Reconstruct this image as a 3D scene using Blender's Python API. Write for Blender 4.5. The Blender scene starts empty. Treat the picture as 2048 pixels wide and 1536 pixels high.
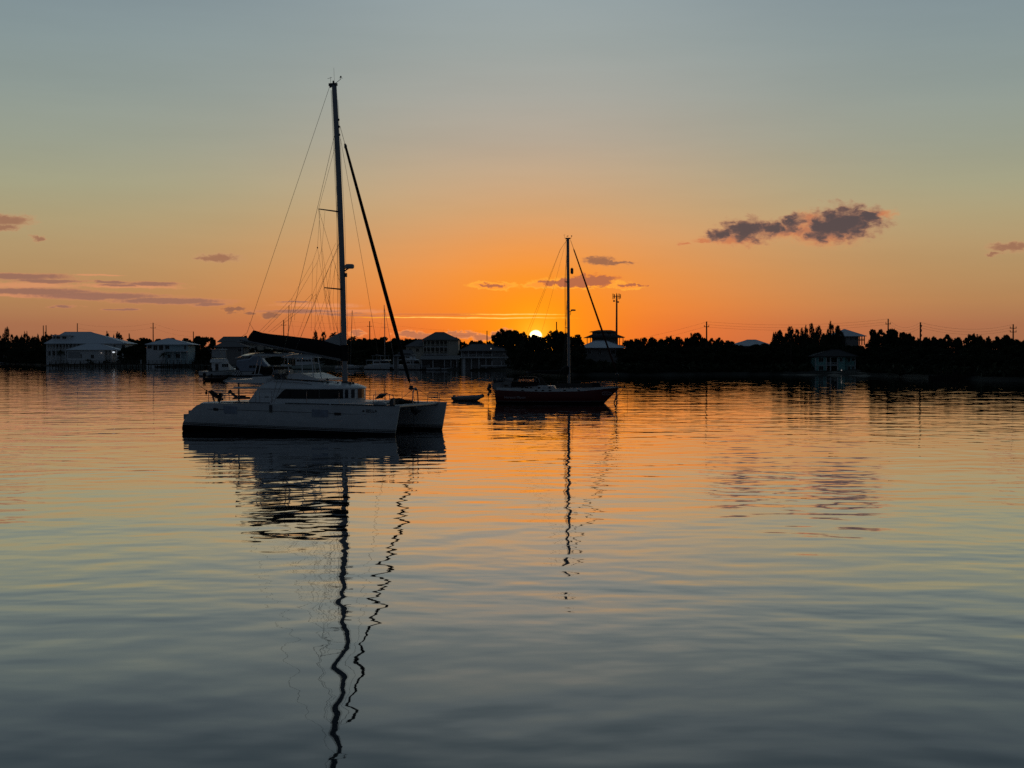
import bpy, bmesh, math, random
import numpy as np
from mathutils import Vector

SC = bpy.context.scene
COL = SC.collection
R = math.radians

# ------------------------------------------------------------------ camera
FPX = 2840.0            # focal length in photograph pixels (2048 wide)
HORIZ = 711.0           # photograph row of the horizon
CAM_H = 4.22            # eye height above the water
PITCH = math.atan((768.0 - HORIZ) / FPX)
CA, SA = math.cos(PITCH), math.sin(PITCH)
cam_d = bpy.data.cameras.new("camera")
cam_d.sensor_width = 36.0
cam_d.lens = 36.0 * FPX / 2048.0
cam_d.clip_start = 0.5
cam_d.clip_end = 30000.0
cam = bpy.data.objects.new("camera", cam_d)
COL.objects.link(cam)
cam.location = (0, 0, CAM_H)
cam.rotation_euler = (math.pi / 2 - PITCH, 0, 0)
SC.camera = cam
SC.render.resolution_x, SC.render.resolution_y = 1024, 768
SC.cycles.use_denoising = False
SC.cycles.denoiser = 'OPENIMAGEDENOISE'
SC.cycles.denoising_input_passes = 'RGB_ALBEDO_NORMAL'
SC.cycles.max_bounces = 5
SC.cycles.diffuse_bounces = 2
SC.cycles.glossy_bounces = 3
SC.cycles.sample_clamp_indirect = 4.0
SC.view_settings.view_transform = 'Standard'
SC.view_settings.look = 'None'
SC.view_settings.exposure = 0.0
SC.view_settings.gamma = 1.0

SUN_AZ = math.degrees(math.atan((1071.5 - 1024) / FPX))
SUN_EL = 0.80


def lin(c):
    out = []
    for v in c:
        v = v / 255.0
        out.append(v / 12.92 if v <= 0.04045 else ((v + 0.055) / 1.055) ** 2.4)
    return (out[0], out[1], out[2], 1.0)


# ------------------------------------------------------------------ world
class NG:
    """small helper that writes node graphs as expressions"""
    def __init__(self, tree):
        self.t = tree

    def _in(self, sock, v):
        if isinstance(v, bpy.types.NodeSocket):
            self.t.links.new(v, sock)
        else:
            sock.default_value = v

    def m(self, op, a, b=0.0, c=0.0, clamp=False):
        n = self.t.nodes.new('ShaderNodeMath')
        n.operation = op
        n.use_clamp = clamp
        self._in(n.inputs[0], a)
        self._in(n.inputs[1], b)
        self._in(n.inputs[2], c)
        return n.outputs[0]

    def v(self, op, a, b=(0, 0, 0), c=(0, 0, 0)):
        n = self.t.nodes.new('ShaderNodeVectorMath')
        n.operation = op
        self._in(n.inputs[0], a)
        self._in(n.inputs[1], b)
        if op == 'MULTIPLY_ADD':
            self._in(n.inputs[2], c)
        return n.outputs['Value'] if op in ('LENGTH', 'DOT_PRODUCT') else n.outputs['Vector']

    def xyz(self, x, y, z):
        n = self.t.nodes.new('ShaderNodeCombineXYZ')
        for i, q in enumerate((x, y, z)):
            self._in(n.inputs[i], q)
        return n.outputs[0]

    def sep(self, v):
        n = self.t.nodes.new('ShaderNodeSeparateXYZ')
        self._in(n.inputs[0], v)
        return n.outputs

    def smooth(self, x, lo, hi, to0=0.0, to1=1.0):
        n = self.t.nodes.new('ShaderNodeMapRange')
        n.interpolation_type = 'SMOOTHSTEP'
        self._in(n.inputs['Value'], x)
        n.inputs['From Min'].default_value = lo
        n.inputs['From Max'].default_value = hi
        n.inputs['To Min'].default_value = to0
        n.inputs['To Max'].default_value = to1
        return n.outputs['Result']

    def mix(self, f, a, b):
        n = self.t.nodes.new('ShaderNodeMix')
        n.data_type = 'RGBA'
        self._in(n.inputs['Factor'], f)
        self._in(n.inputs[6], a)
        self._in(n.inputs[7], b)
        return n.outputs[2]

    def ramp(self, f, stops, interp='LINEAR'):
        n = self.t.nodes.new('ShaderNodeValToRGB')
        cr = n.color_ramp
        cr.interpolation = interp
        while len(cr.elements) > 1:
            cr.elements.remove(cr.elements[-1])
        cr.elements[0].position = stops[0][0]
        cr.elements[0].color = stops[0][1]
        for p, c in stops[1:]:
            e = cr.elements.new(p)
            e.color = c
        self._in(n.inputs[0], f)
        return n.outputs[0]

    def noise(self, vec, scale, detail=4.0, rough=0.5, dist=0.0, color=False):
        n = self.t.nodes.new('ShaderNodeTexNoise')
        self._in(n.inputs['Vector'], vec)
        n.inputs['Scale'].default_value = scale
        n.inputs['Detail'].default_value = detail
        n.inputs['Roughness'].default_value = rough
        n.inputs['Distortion'].default_value = dist
        return n.outputs['Color'] if color else n.outputs[0]


world = bpy.data.worlds.new("World")
SC.world = world
world.use_nodes = True
wt = world.node_tree
wt.nodes.clear()
g = NG(wt)
tc = wt.nodes.new('ShaderNodeTexCoord').outputs['Generated']
dirv = g.v('NORMALIZE', tc)
dx, dy, dz = g.sep(dirv)
DEG = 180 / math.pi
elev = g.m('MULTIPLY', g.m('ARCSINE', dz), DEG)
azim = g.m('MULTIPLY', g.m('ARCTAN2', dx, dy), DEG)
elc = g.m('MAXIMUM', elev, 0.0)
fac = g.m('SQRT', g.m('DIVIDE', elc, 90.0))


def prof(rows):
    return [(math.sqrt(e / 90.0), lin(c)) for e, c in rows]


near_sun = g.ramp(fac, prof([
    (0, (232, 100, 38)), (1.0, (240, 114, 40)), (2.0, (243, 130, 46)), (3.2, (236, 142, 64)), (4.4, (224, 152, 90)),
    (5.8, (206, 162, 116)), (7.2, (191, 165, 134)), (8.6, (176, 165, 148)), (10.3, (163, 164, 156)),
    (12.3, (154, 164, 162)), (14.5, (146, 160, 164)), (18, (120, 140, 150)), (24, (80, 100, 112)), (34, (54, 69, 81)),
    (60, (41, 52, 63)), (90, (37, 47, 58))]))
far_sun = g.ramp(fac, prof([
    (0, (152, 98, 72)), (1.2, (160, 108, 78)), (2.2, (172, 129, 87)), (3.3, (174, 141, 98)), (4.3, (174, 149, 108)),
    (5.4, (169, 156, 119)), (6.6, (161, 160, 131)), (8.3, (150, 157, 141)), (10.3, (139, 152, 147)),
    (12.3, (131, 147, 149)), (14.5, (124, 141, 149)), (18, (104, 124, 136)), (24, (73, 92, 105)), (34, (51, 66, 79)),
    (60, (40, 51, 62)), (90, (37, 47, 58))]))
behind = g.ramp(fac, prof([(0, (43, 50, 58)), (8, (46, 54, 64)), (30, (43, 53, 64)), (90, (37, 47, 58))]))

daz = g.m('SUBTRACT', azim, SUN_AZ)
w_sun = g.m('EXPONENT', g.m('MULTIPLY', g.m('POWER', g.m('DIVIDE', g.m('ABSOLUTE', daz), 10.0), 2.0), -1.0))
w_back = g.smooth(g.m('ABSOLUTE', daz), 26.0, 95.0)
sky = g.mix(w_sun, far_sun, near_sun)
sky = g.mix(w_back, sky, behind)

haze_n = g.noise(g.v('MULTIPLY', g.xyz(azim, elev, 3.0), (0.06, 0.45, 1.0)), 1.0, 4.0, 0.6)
hz_ = g.m('MULTIPLY_ADD', g.m('SUBTRACT', haze_n, 0.5), 0.16, 1.0)
sky = g.v('MULTIPLY', sky, g.xyz(hz_, hz_, hz_))

sdir = (math.sin(R(SUN_AZ)) * math.cos(R(SUN_EL)), math.cos(R(SUN_AZ)) * math.cos(R(SUN_EL)), math.sin(R(SUN_EL)))
ang = g.m('MULTIPLY', g.m('ARCCOSINE', g.m('MINIMUM', g.v('DOT_PRODUCT', dirv, sdir), 0.9999999)), DEG)
glow = g.m('EXPONENT', g.m('MULTIPLY', g.m('POWER', g.m('DIVIDE', ang, 3.0), 2.0), -1.0))
sky = g.mix(g.m('MULTIPLY', glow, 0.95), sky, lin((247, 143, 4)))
glow2 = g.m('EXPONENT', g.m('MULTIPLY', g.m('DIVIDE', ang, 0.55), -1.0))
sky = g.mix(g.m('MULTIPLY', glow2, 1.0, clamp=True), sky, (1.6, 0.62, 0.03, 1))

# clouds: fields of soft ellipses in (azimuth, elevation), broken up by noise
uv0 = g.xyz(azim, elev, 0.0)
nzc = g.noise(g.v('MULTIPLY', uv0, (1.0, 1.9, 1.0)), 2.1, 5.0, 0.62, 0.4, True)
nv = g.v('SUBTRACT', nzc, (0.5, 0.5, 0.5))
uv = g.v('MULTIPLY_ADD', nv, (1.0, 0.46, 0.0), uv0)
nzs = g.noise(g.v('MULTIPLY', uv0, (0.55, 2.6, 1.0)), 1.5, 5.0, 0.6, 0.3, True)
uvs = g.v('MULTIPLY_ADD', g.v('SUBTRACT', nzs, (0.5, 0.5, 0.5)), (1.9, 0.34, 0.0), uv0)


def az_el(px, py):
    return math.degrees(math.atan((px - 1024) / FPX)), math.degrees(math.atan((HORIZ - py) / FPX))


def field(items, u):
    acc = None
    for cx, cy, rx, ry in items:
        a, e = az_el(cx, cy)
        ia, ie = 49.57 / rx, 49.57 / ry
        ln = g.v('LENGTH', g.v('MULTIPLY_ADD', u, (ia, ie, 0.0), (-a * ia, -e * ie, 0.0)))
        acc = ln if acc is None else g.m('MINIMUM', acc, ln)
    return g.m('SUBTRACT', 1.0, acc)


fine = g.m('SUBTRACT', g.noise(g.v('MULTIPLY', uv0, (1.0, 1.6, 1.0)), 5.5, 5.0, 0.6), 0.5)


vor = wt.nodes.new('ShaderNodeTexVoronoi')
vor.feature = 'SMOOTH_F1'
vor.voronoi_dimensions = '2D'
vor.inputs['Scale'].default_value = 2.3
vor.inputs['Smoothness'].default_value = 0.6
wt.links.new(g.v('MULTIPLY', uv, (1.0, 1.35, 1.0)), vor.inputs['Vector'])
puff = g.m('ADD', g.m('MULTIPLY', fine, 0.62), g.m('MULTIPLY', g.m('SUBTRACT', 0.36, vor.outputs['Distance']), 0.75))


def clouds(sky, items, u, edge, core, a_lo, a_hi, c_lo, c_hi, amax=1.0, fn=0.55, tex=None):
    d = g.m('MULTIPLY_ADD', tex or fine, fn, field(items, u))
    al = g.smooth(d, a_lo, a_hi, 0.0, amax)
    co = g.smooth(d, c_lo, c_hi)
    return g.mix(al, sky, g.mix(co, edge, core))


# streaks low on the left: peach light below, mauve bodies over it
uvt = g.v('MULTIPLY_ADD', g.v('SUBTRACT', nzs, (0.5, 0.5, 0.5)), (1.2, 0.10, 0.0), uv0)
uvm = g.v('MULTIPLY_ADD', g.v('SUBTRACT', nzs, (0.5, 0.5, 0.5)), (2.2, 0.24, 0.0), uv0)
sky = clouds(sky, [(70, 578, 130, 8), (260, 577, 130, 6), (200, 557, 60, 2.5), (640, 612, 110, 5), (700, 623, 110, 5), (90, 598, 130, 4)], uvm,
             lin((222, 146, 104)), lin((226, 148, 106)), 0.0, 0.6, 0.2, 0.8, 0.6, 0.5)
sky = clouds(sky, [(20, 562, 150, 9), (95, 570, 85, 6), (305, 572, 80, 6), (215, 569, 50, 4), (235, 575, 45, 4), (60, 590, 160, 10), (190, 597, 190, 9),
                   (340, 605, 150, 8), (420, 611, 60, 6), (130, 618, 40, 3), (245, 622, 45, 3), (600, 624, 110, 5), (720, 630, 110, 4),
                   (590, 606, 50, 2.5)], uvm,
             lin((212, 138, 100)), lin((146, 103, 90)), -0.04, 0.55, 0.02, 0.6, 0.9, 0.45)
# soft salmon undersides of the large cloud
sky = clouds(sky, [(1650, 474, 90, 32), (1470, 482, 80, 18), (1585, 468, 100, 22), (1405, 483, 26, 8), (1368, 489, 15, 5),
                   (1755, 438, 42, 12), (1620, 450, 40, 26)], uv,
             lin((212, 146, 96)), lin((198, 116, 78)), -0.1, 0.75, 0.15, 0.8, 0.85)
sky = clouds(sky, [(2022, 506, 60, 13), (1985, 518, 24, 4), (18, 456, 60, 16), (10, 470, 46, 9), (77, 489, 16, 7),
                   (440, 520, 58, 11), (410, 522, 30, 7)], uv,
             lin((194, 148, 108)), lin((152, 106, 84)), -0.05, 0.6, 0.1, 0.75, 0.9)
# the dark grey cloud on the right and its small neighbours
sky = clouds(sky, [(1688, 452, 94, 44), (1652, 464, 66, 36), (1492, 466, 68, 31), (1440, 473, 44, 14), (1550, 463, 54, 18), (1582, 451, 30, 21),
                   (1735, 442, 46, 20)], uv,
             lin((180, 122, 96)), lin((76, 69, 74)), -0.06, 0.55, -0.04, 0.74, 1.0, 0.72, puff)
sky = clouds(sky, [(1196, 522, 42, 11), (1235, 526, 44, 5), (468, 621, 36, 8), (540, 632, 28, 9), (500, 627, 16, 5)], uv,
             lin((205, 132, 80)), lin((134, 92, 76)), 0.0, 0.5, 0.1, 0.65, 0.9)
# lit clouds over the sun: bright rim, mauve body
sky = clouds(sky, [(1160, 566, 110, 14), (1085, 571, 50, 8), (985, 571, 62, 10), (1250, 573, 50, 7)], uv,
             lin((255, 176, 60)), lin((250, 152, 60)), 0.0, 0.35, 0.2, 0.6, 0.75, 0.6)
sky = clouds(sky, [(1170, 562, 70, 15), (1112, 566, 36, 9), (1205, 561, 42, 12), (1250, 570, 24, 4), (990, 570, 30, 4.5), (1283, 571, 14, 3)], uv,
             lin((228, 128, 58)), lin((168, 96, 72)), 0.03, 0.33, 0.10, 0.45, 0.95, 0.8, puff)
sky = clouds(sky, [(860, 629.5, 210, 4)], uvt, lin((232, 134, 60)), lin((206, 112, 62)), 0.0, 0.5, 0.2, 0.8, 0.75, 0.2)
sky = clouds(sky, [(1035, 629.0, 125, 1.7), (1010, 636.2, 160, 2.0), (880, 635.5, 200, 1.3)], uvt,
             lin((255, 176, 40)), (1.0, 0.64, 0.16, 1), 0.0, 0.35, 0.2, 0.7, 0.85, 0.35)
# small puffs along the horizon
sky = clouds(sky, [(818, 668, 34, 9), (845, 672, 34, 8), (925, 669, 36, 10), (965, 674, 34, 8), (1004, 668, 22, 14),
                   (715, 666, 22, 8), (905, 664, 20, 5)], uv,
             lin((250, 150, 84)), lin((176, 112, 84)), 0.0, 0.3, 0.12, 0.5, 0.9)

# the sun's disc, a little flattened by the air
a_s = g.m('SUBTRACT', azim, SUN_AZ)
e_s = g.m('MULTIPLY', g.m('SUBTRACT', elev, SUN_EL), 1.12)
rs = g.m('SQRT', g.m('ADD', g.m('MULTIPLY', a_s, a_s), g.m('MULTIPLY', e_s, e_s)))
front = g.m('GREATER_THAN', dy, 0.0)
disc = g.m('MULTIPLY', g.smooth(rs, 0.20, 0.275, 1.0, 0.0), front)
sky = g.mix(disc, sky, (3.2, 2.5, 1.25, 1))

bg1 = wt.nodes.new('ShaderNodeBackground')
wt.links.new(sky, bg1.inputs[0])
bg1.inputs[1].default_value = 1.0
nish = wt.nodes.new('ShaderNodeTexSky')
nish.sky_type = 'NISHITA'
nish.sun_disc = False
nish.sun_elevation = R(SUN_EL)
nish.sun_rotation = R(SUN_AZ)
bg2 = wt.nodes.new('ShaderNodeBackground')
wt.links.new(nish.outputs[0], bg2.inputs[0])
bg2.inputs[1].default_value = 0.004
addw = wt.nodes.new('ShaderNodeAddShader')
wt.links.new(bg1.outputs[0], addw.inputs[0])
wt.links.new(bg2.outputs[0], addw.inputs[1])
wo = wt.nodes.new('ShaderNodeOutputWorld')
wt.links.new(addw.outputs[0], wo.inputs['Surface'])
world.cycles.sampling_method = 'MANUAL'
world.cycles.sample_map_resolution = 1024

sun_d = bpy.data.lights.new("sun", 'SUN')
sun_d.energy = 0.35
sun_d.angle = R(0.53)
sun_d.color = (1.0, 0.42, 0.12)
sun = bpy.data.objects.new("sun", sun_d)
COL.objects.link(sun)
sun.rotation_euler = Vector(sdir).to_track_quat('Z', 'Y').to_euler()
sun.location = (40, 600, 60)

# ------------------------------------------------------------------ materials
MATS = {}


def mat(name, color, rough=0.6, metal=0.0, var=0.18, scale=3.0, ior=1.45, coat=0.0, emit=None):
    if name in MATS:
        return MATS[name]
    m = bpy.data.materials.new(name)
    m.use_nodes = True
    t = m.node_tree
    b = t.nodes['Principled BSDF']
    n = NG(t)
    co = t.nodes.new('ShaderNodeTexCoord').outputs['Object']
    f = n.noise(co, scale, 4.0, 0.6)
    c = tuple(color) + (1.0,)
    lo = tuple(max(0, q * (1 - var)) for q in color) + (1.0,)
    hi = tuple(min(1, q * (1 + var)) for q in color) + (1.0,)
    t.links.new(n.ramp(f, [(0.3, lo), (0.7, hi)]), b.inputs['Base Color'])
    b.inputs['Roughness'].default_value = rough
    b.inputs['Metallic'].default_value = metal
    b.inputs['IOR'].default_value = ior
    b.inputs['Coat Weight'].default_value = coat
    if emit:
        b.inputs['Emission Color'].default_value = tuple(emit[0]) + (1.0,)
        b.inputs['Emission Strength'].default_value = emit[1]
    MATS[name] = m
    return m


def stripe_mat(name, stops, slope=0.0, x0=0.0, span=2.0, rough=0.3, zlow=-1.0):
    """paint bands that follow the height on the hull (boot stripe, antifouling)"""
    m = bpy.data.materials.new(name)
    m.use_nodes = True
    t = m.node_tree
    b = t.nodes['Principled BSDF']
    n = NG(t)
    co = t.nodes.new('ShaderNodeTexCoord').outputs['Object']
    x, y, z = n.sep(co)
    zz = n.m('MULTIPLY_ADD', n.m('SUBTRACT', x, x0), slope, z)
    f = n.m('DIVIDE', n.m('SUBTRACT', zz, zlow), span, clamp=True)
    rmp = n.ramp(f, [((zz_ - zlow) / span, tuple(c) + (1.0,)) for zz_, c in stops], 'CONSTANT')
    grime = n.noise(n.v('MULTIPLY', co, (1.0, 1.0, 2.5)), 1.3, 5.0, 0.65)
    t.links.new(n.mix(n.smooth(grime, 0.35, 0.8, 0.0, 0.22), rmp, (0.09, 0.085, 0.08, 1)), b.inputs['Base Color'])
    b.inputs['Roughness'].default_value = rough
    MATS[name] = m
    return m


GEL = mat('white_gelcoat', (0.72, 0.73, 0.74), 0.35, var=0.06)
GEL2 = mat('grey_gelcoat', (0.42, 0.43, 0.44), 0.45, var=0.08)
GLASS = mat('dark_tinted_glass', (0.006, 0.006, 0.007), 0.12, var=0.3)
ALU = mat('grey_anodised_aluminium', (0.30, 0.31, 0.33), 0.45, 0.6, 0.1)
DARKALU = mat('dull_dark_aluminium', (0.09, 0.095, 0.10), 0.5, 0.3, 0.1)
STEEL = mat('stainless_tube', (0.35, 0.35, 0.36), 0.35, 0.8, 0.1)
WIRE = mat('rigging_wire', (0.06, 0.055, 0.05), 0.5, 0.4, 0.1)
ROPE = mat('braided_rope', (0.10, 0.09, 0.08), 0.9)
BLACKCAN = mat('black_canvas', (0.006, 0.006, 0.007), 0.9, var=0.3)
SAILC = mat('white_sailcloth', (0.45, 0.46, 0.47), 0.8)
RUBBER = mat('black_rubber', (0.012, 0.012, 0.013), 0.7)
HATCHG = mat('smoked_acrylic', (0.03, 0.035, 0.045), 0.15)
VINYL = mat('blue_grey_hull_vinyl', (0.30, 0.34, 0.42), 0.4)
WALLW = mat('white_rendered_wall', (0.76, 0.77, 0.78), 0.85)
WALLC = mat('cream_rendered_wall', (0.60, 0.56, 0.47), 0.85)
WALLB = mat('pale_blue_wall', (0.52, 0.66, 0.70), 0.85)
WALLT = mat('teal_wall', (0.26, 0.56, 0.53), 0.85)
WALLG = mat('grey_weathered_wall', (0.30, 0.28, 0.27), 0.9)
TRIM = mat('white_painted_trim', (0.66, 0.66, 0.66), 0.6)
ROOFW = mat('white_metal_roof', (0.74, 0.78, 0.83), 0.5, var=0.1)
ROOFG = mat('grey_shingle_roof', (0.20, 0.19, 0.19), 0.85)
ROOFD = mat('dark_shingle_roof', (0.05, 0.045, 0.045), 0.9)
PANE = mat('dark_window_pane', (0.010, 0.011, 0.013), 0.15)
DARKIN = mat('shaded_interior', (0.03, 0.03, 0.03), 0.95)
WOODD = mat('weathered_dock_timber', (0.10, 0.085, 0.07), 0.9)
WOODP = mat('tarred_pole_timber', (0.035, 0.024, 0.018), 0.9)
BARK = mat('tree_bark', (0.07, 0.055, 0.04), 0.95)
LEAF = mat('dark_evergreen_leaves', (0.030, 0.040, 0.016), 0.85, var=0.5, scale=0.6)
LEAF2 = mat('casuarina_needles', (0.040, 0.042, 0.022), 0.9, var=0.5, scale=0.8)
LEAFP = mat('palm_fronds', (0.035, 0.045, 0.018), 0.8, var=0.4)
SAND = mat('pale_sand', (0.22, 0.20, 0.16), 0.95)
EARTH = mat('scrubby_dark_soil', (0.022, 0.022, 0.014), 0.95, var=0.4, scale=0.3)
CONC = mat('weathered_concrete', (0.25, 0.24, 0.22), 0.9)
REDHULL = None
LAMPW = mat('white_lamp_glass', (0.8, 0.8, 0.8), 0.4, emit=((0.85, 0.92, 1.0), 0.75))
LAMPS = mat('small_lamp_glass', (0.8, 0.8, 0.8), 0.4, emit=((1.0, 0.85, 0.75), 0.30))

# ------------------------------------------------------------------ mesh helpers


# parts that come as several separate pieces: every piece becomes an object of its own
SPLIT = {'lifeline', 'cove_line', 'window_mullion', 'deck_winch', 'seat_frame', 'sheet_winch', 'foredeck_cushion', 'deck_fender', 'mainsheet_block',
         'mainsheet', 'freeing_port', 'weather_cloth', 'cabin_window', 'saloon_window', 'tower_leg', 'roof_post', 'rub_rail', 'outrigger', 'roof_line', 'halyard',
         'solar_panel', 'striker_wire', 'toe_rail', 'swim_step', 'bridge_window', 'shroud', 'stay', 'topping_lift', 'rubbing_strake', 'hood_frame', 'bow_rail'}


class MB:
    def __init__(self):
        self.V, self.F = [], []

    def add(self, vs, fs):
        o = len(self.V)
        self.V += [tuple(v) for v in vs]
        self.F += [tuple(i + o for i in f) for f in fs]
        return self

    def box(self, x0, x1, y0, y1, z0, z1):
        v = [(x0, y0, z0), (x1, y0, z0), (x1, y1, z0), (x0, y1, z0), (x0, y0, z1), (x1, y0, z1), (x1, y1, z1), (x0, y1, z1)]
        return self.add(v, [(0, 3, 2, 1), (4, 5, 6, 7), (0, 1, 5, 4), (1, 2, 6, 5), (2, 3, 7, 6), (3, 0, 4, 7)])

    def prism(self, poly, y0, y1):
        """polygon of (x, z) pushed along y"""
        n = len(poly)
        v = [(x, y0, z) for x, z in poly] + [(x, y1, z) for x, z in poly]
        f = [tuple(range(n)), tuple(range(2 * n - 1, n - 1, -1))]
        f += [(i, (i + 1) % n, n + (i + 1) % n, n + i) for i in range(n)]
        return self.add(v, f)

    def slab(self, poly, z0, z1):
        n = len(poly)
        v = [(x, y, z0) for x, y in poly] + [(x, y, z1) for x, y in poly]
        f = [tuple(range(n)), tuple(range(2 * n - 1, n - 1, -1))]
        f += [(i, (i + 1) % n, n + (i + 1) % n, n + i) for i in range(n)]
        return self.add(v, f)

    def tube(self, pts, r, n=6, flat=1.0, caps=True):
        pts = [Vector(p) for p in pts]
        rs = r if isinstance(r, (list, tuple)) else [r] * len(pts)
        rings = []
        up = None
        for i, p in enumerate(pts):
            a = pts[max(0, i - 1)]
            b = pts[min(len(pts) - 1, i + 1)]
            d = (b - a)
            if d.length < 1e-9:
                d = Vector((0, 0, 1))
            d.normalize()
            if up is None:
                up = Vector((0, 1, 0)) if abs(d.y) < 0.9 else Vector((1, 0, 0))
            s = d.cross(up)
            if s.length < 1e-6:
                s = d.cross(Vector((1, 0, 0)))
            s.normalize()
            u = s.cross(d).normalized()
            rings.append([p + (s * math.cos(2 * math.pi * k / n) + u * math.sin(2 * math.pi * k / n) * flat) * rs[i] for k in range(n)])
        return self.loft(rings, caps)

    def loft(self, rings, caps=True, closed=True):
        n = len(rings[0])
        v = [p for rg in rings for p in rg]
        f = []
        for i in range(len(rings) - 1):
            for k in range(n if closed else n - 1):
                k2 = (k + 1) % n
                f.append((i * n + k, i * n + k2, (i + 1) * n + k2, (i + 1) * n + k))
        if caps and closed:
            f.append(tuple(range(n)))
            f.append(tuple((len(rings) - 1) * n + k for k in reversed(range(n))))
        return self.add(v, f)

    def lathe(self, prof_, c=(0, 0, 0), n=12, axis='z'):
        rings = []
        for r, h in prof_:
            rg = []
            for k in range(n):
                a = 2 * math.pi * k / n
                q = (r * math.cos(a), r * math.sin(a), h)
                if axis == 'x':
                    q = (h, r * math.cos(a), r * math.sin(a))
                if axis == 'y':
                    q = (r * math.cos(a), h, r * math.sin(a))
                rg.append((c[0] + q[0], c[1] + q[1], c[2] + q[2]))
            rings.append(rg)
        return self.loft(rings)

    def blob(self, c, rx, ry, rz, seed=0, n=10, m=6, j=0.12):
        rnd = random.Random(seed)
        rings = []
        for i in range(m + 1):
            t = math.pi * (0.02 + 0.96 * i / m)
            rings.append([(c[0] + rx * math.sin(t) * math.cos(2 * math.pi * k / n) * (1 + rnd.uniform(-j, j)),
                           c[1] + ry * math.sin(t) * math.sin(2 * math.pi * k / n) * (1 + rnd.uniform(-j, j)),
                           c[2] - rz * math.cos(t) * (1 + rnd.uniform(-j, j))) for k in range(n)])
        return self.loft(rings)

    def hip(self, x0, x1, y0, y1, ze, rx0, rx1, zr, th=0.12):
        """hip roof with a thin fascia"""
        ym = (y0 + y1) / 2
        v = [(x0, y0, ze), (x1, y0, ze), (x1, y1, ze), (x0, y1, ze),
             (x0, y0, ze - th), (x1, y0, ze - th), (x1, y1, ze - th), (x0, y1, ze - th),
             (rx0, ym, zr), (rx1, ym, zr)]
        f = [(0, 1, 9, 8), (1, 2, 9), (2, 3, 8, 9), (3, 0, 8), (4, 7, 6, 5), (0, 4, 5, 1), (1, 5, 6, 2), (2, 6, 7, 3), (3, 7, 4, 0)]
        return self.add(v, f)

    def pieces(self):
        par = list(range(len(self.V)))

        def find(i):
            while par[i] != i:
                par[i] = par[par[i]]
                i = par[i]
            return i
        for f in self.F:
            a = find(f[0])
            for i in f[1:]:
                par[find(i)] = a
        out = {}
        for f in self.F:
            out.setdefault(find(f[0]), []).append(f)
        res = []
        for fs in out.values():
            ids = sorted({i for f in fs for i in f})
            mp = {i: k for k, i in enumerate(ids)}
            b = MB()
            b.V = [self.V[i] for i in ids]
            b.F = [tuple(mp[i] for i in f) for f in fs]
            res.append(b)
        return res

    def build(self, name, m, parent=None, smooth=None, fix=True):
        if name in SPLIT:
            ps = self.pieces()
            if len(ps) > 1:
                return [p_.build(name, m, parent, smooth, fix) for p_ in ps][0]
        me = bpy.data.meshes.new(name)
        me.from_pydata(self.V, [], self.F)
        if fix:
            bm = bmesh.new()
            bm.from_mesh(me)
            bmesh.ops.recalc_face_normals(bm, faces=bm.faces)
            bm.to_mesh(me)
            bm.free()
        me.materials.append(m)
        if smooth:
            me.polygons.foreach_set('use_smooth', [True] * len(me.polygons))
            me.set_sharp_from_angle(angle=R(smooth))
        me.update()
        o = bpy.data.objects.new(name, me)
        COL.objects.link(o)
        if parent:
            o.parent = parent
        return o


def tag(o, label, cat, group=None, kind=None):
    if label:
        o['label'] = label
    if cat:
        o['category'] = cat
    if group:
        o['group'] = group
    if kind:
        o['kind'] = kind
    return o


def thing(name, label, cat, loc=(0, 0, 0), rz=0.0, group=None):
    o = bpy.data.objects.new(name, None)
    COL.objects.link(o)
    o.empty_display_size = 0.5
    o.location = loc
    o.rotation_euler = (0, 0, rz)
    return tag(o, label, cat, group)


def km(px, py):
    """slopes (x/Y, z/Y) of the ray through a photograph pixel"""
    u, v = (px - 1024) / FPX, (768 - py) / FPX
    k = (v * CA - SA) / (CA + v * SA)
    return u * (CA - k * SA), k


def at(px, py, Y):
    m_, k_ = km(px, py)
    return Vector((Y * m_, Y, CAM_H + Y * k_))


def dist(py):
    """distance of a point of the water surface seen at row py"""
    return -CAM_H / km(1024, py)[1]


class Frame:
    """local frame of a thing: x along its length, y away, turned by th (clockwise) at (cx, cy)"""
    def __init__(self, cx, cy, th, z0=0.0):
        self.cx, self.cy, self.th, self.z0 = cx, cy, th, z0
        self.c, self.s = math.cos(th), math.sin(th)

    def p(self, px, py, y=0.0):
        m_, k_ = km(px, py)
        x = (m_ * (self.cy + self.c * y) - self.cx - self.s * y) / (self.c + m_ * self.s)
        D = self.cy - self.s * x + self.c * y
        return Vector((x, y, CAM_H + D * k_ - self.z0))

    def empty(self, name, label, cat, group=None):
        return thing(name, label, cat, (self.cx, self.cy, self.z0), -self.th, group)


def text(body, size, m, parent, loc, rot, name='lettering', depth=0.004, width=None, shear=0.0):
    cu = bpy.data.curves.new(name, 'FONT')
    cu.body = body
    cu.size = size
    cu.extrude = depth
    cu.shear = shear
    tmp = bpy.data.objects.new(name + '_tmp', cu)
    COL.objects.link(tmp)
    dg = bpy.context.evaluated_depsgraph_get()
    me = bpy.data.meshes.new_from_object(tmp.evaluated_get(dg))
    bpy.data.objects.remove(tmp)
    me.materials.clear()
    me.materials.append(m)
    xs = [v.co.x for v in me.vertices]
    if width:
        s = width / (max(xs) - min(xs))
        x0 = min(xs)
        for v in me.vertices:
            v.co.x = (v.co.x - x0) * s
    o = bpy.data.objects.new(name, me)
    COL.objects.link(o)
    o.parent = parent
    o.location = loc
    o.rotation_euler = rot
    return o


def interp(tab, x):
    return float(np.interp(x, [a for a, b in tab], [b for a, b in tab]))


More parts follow.
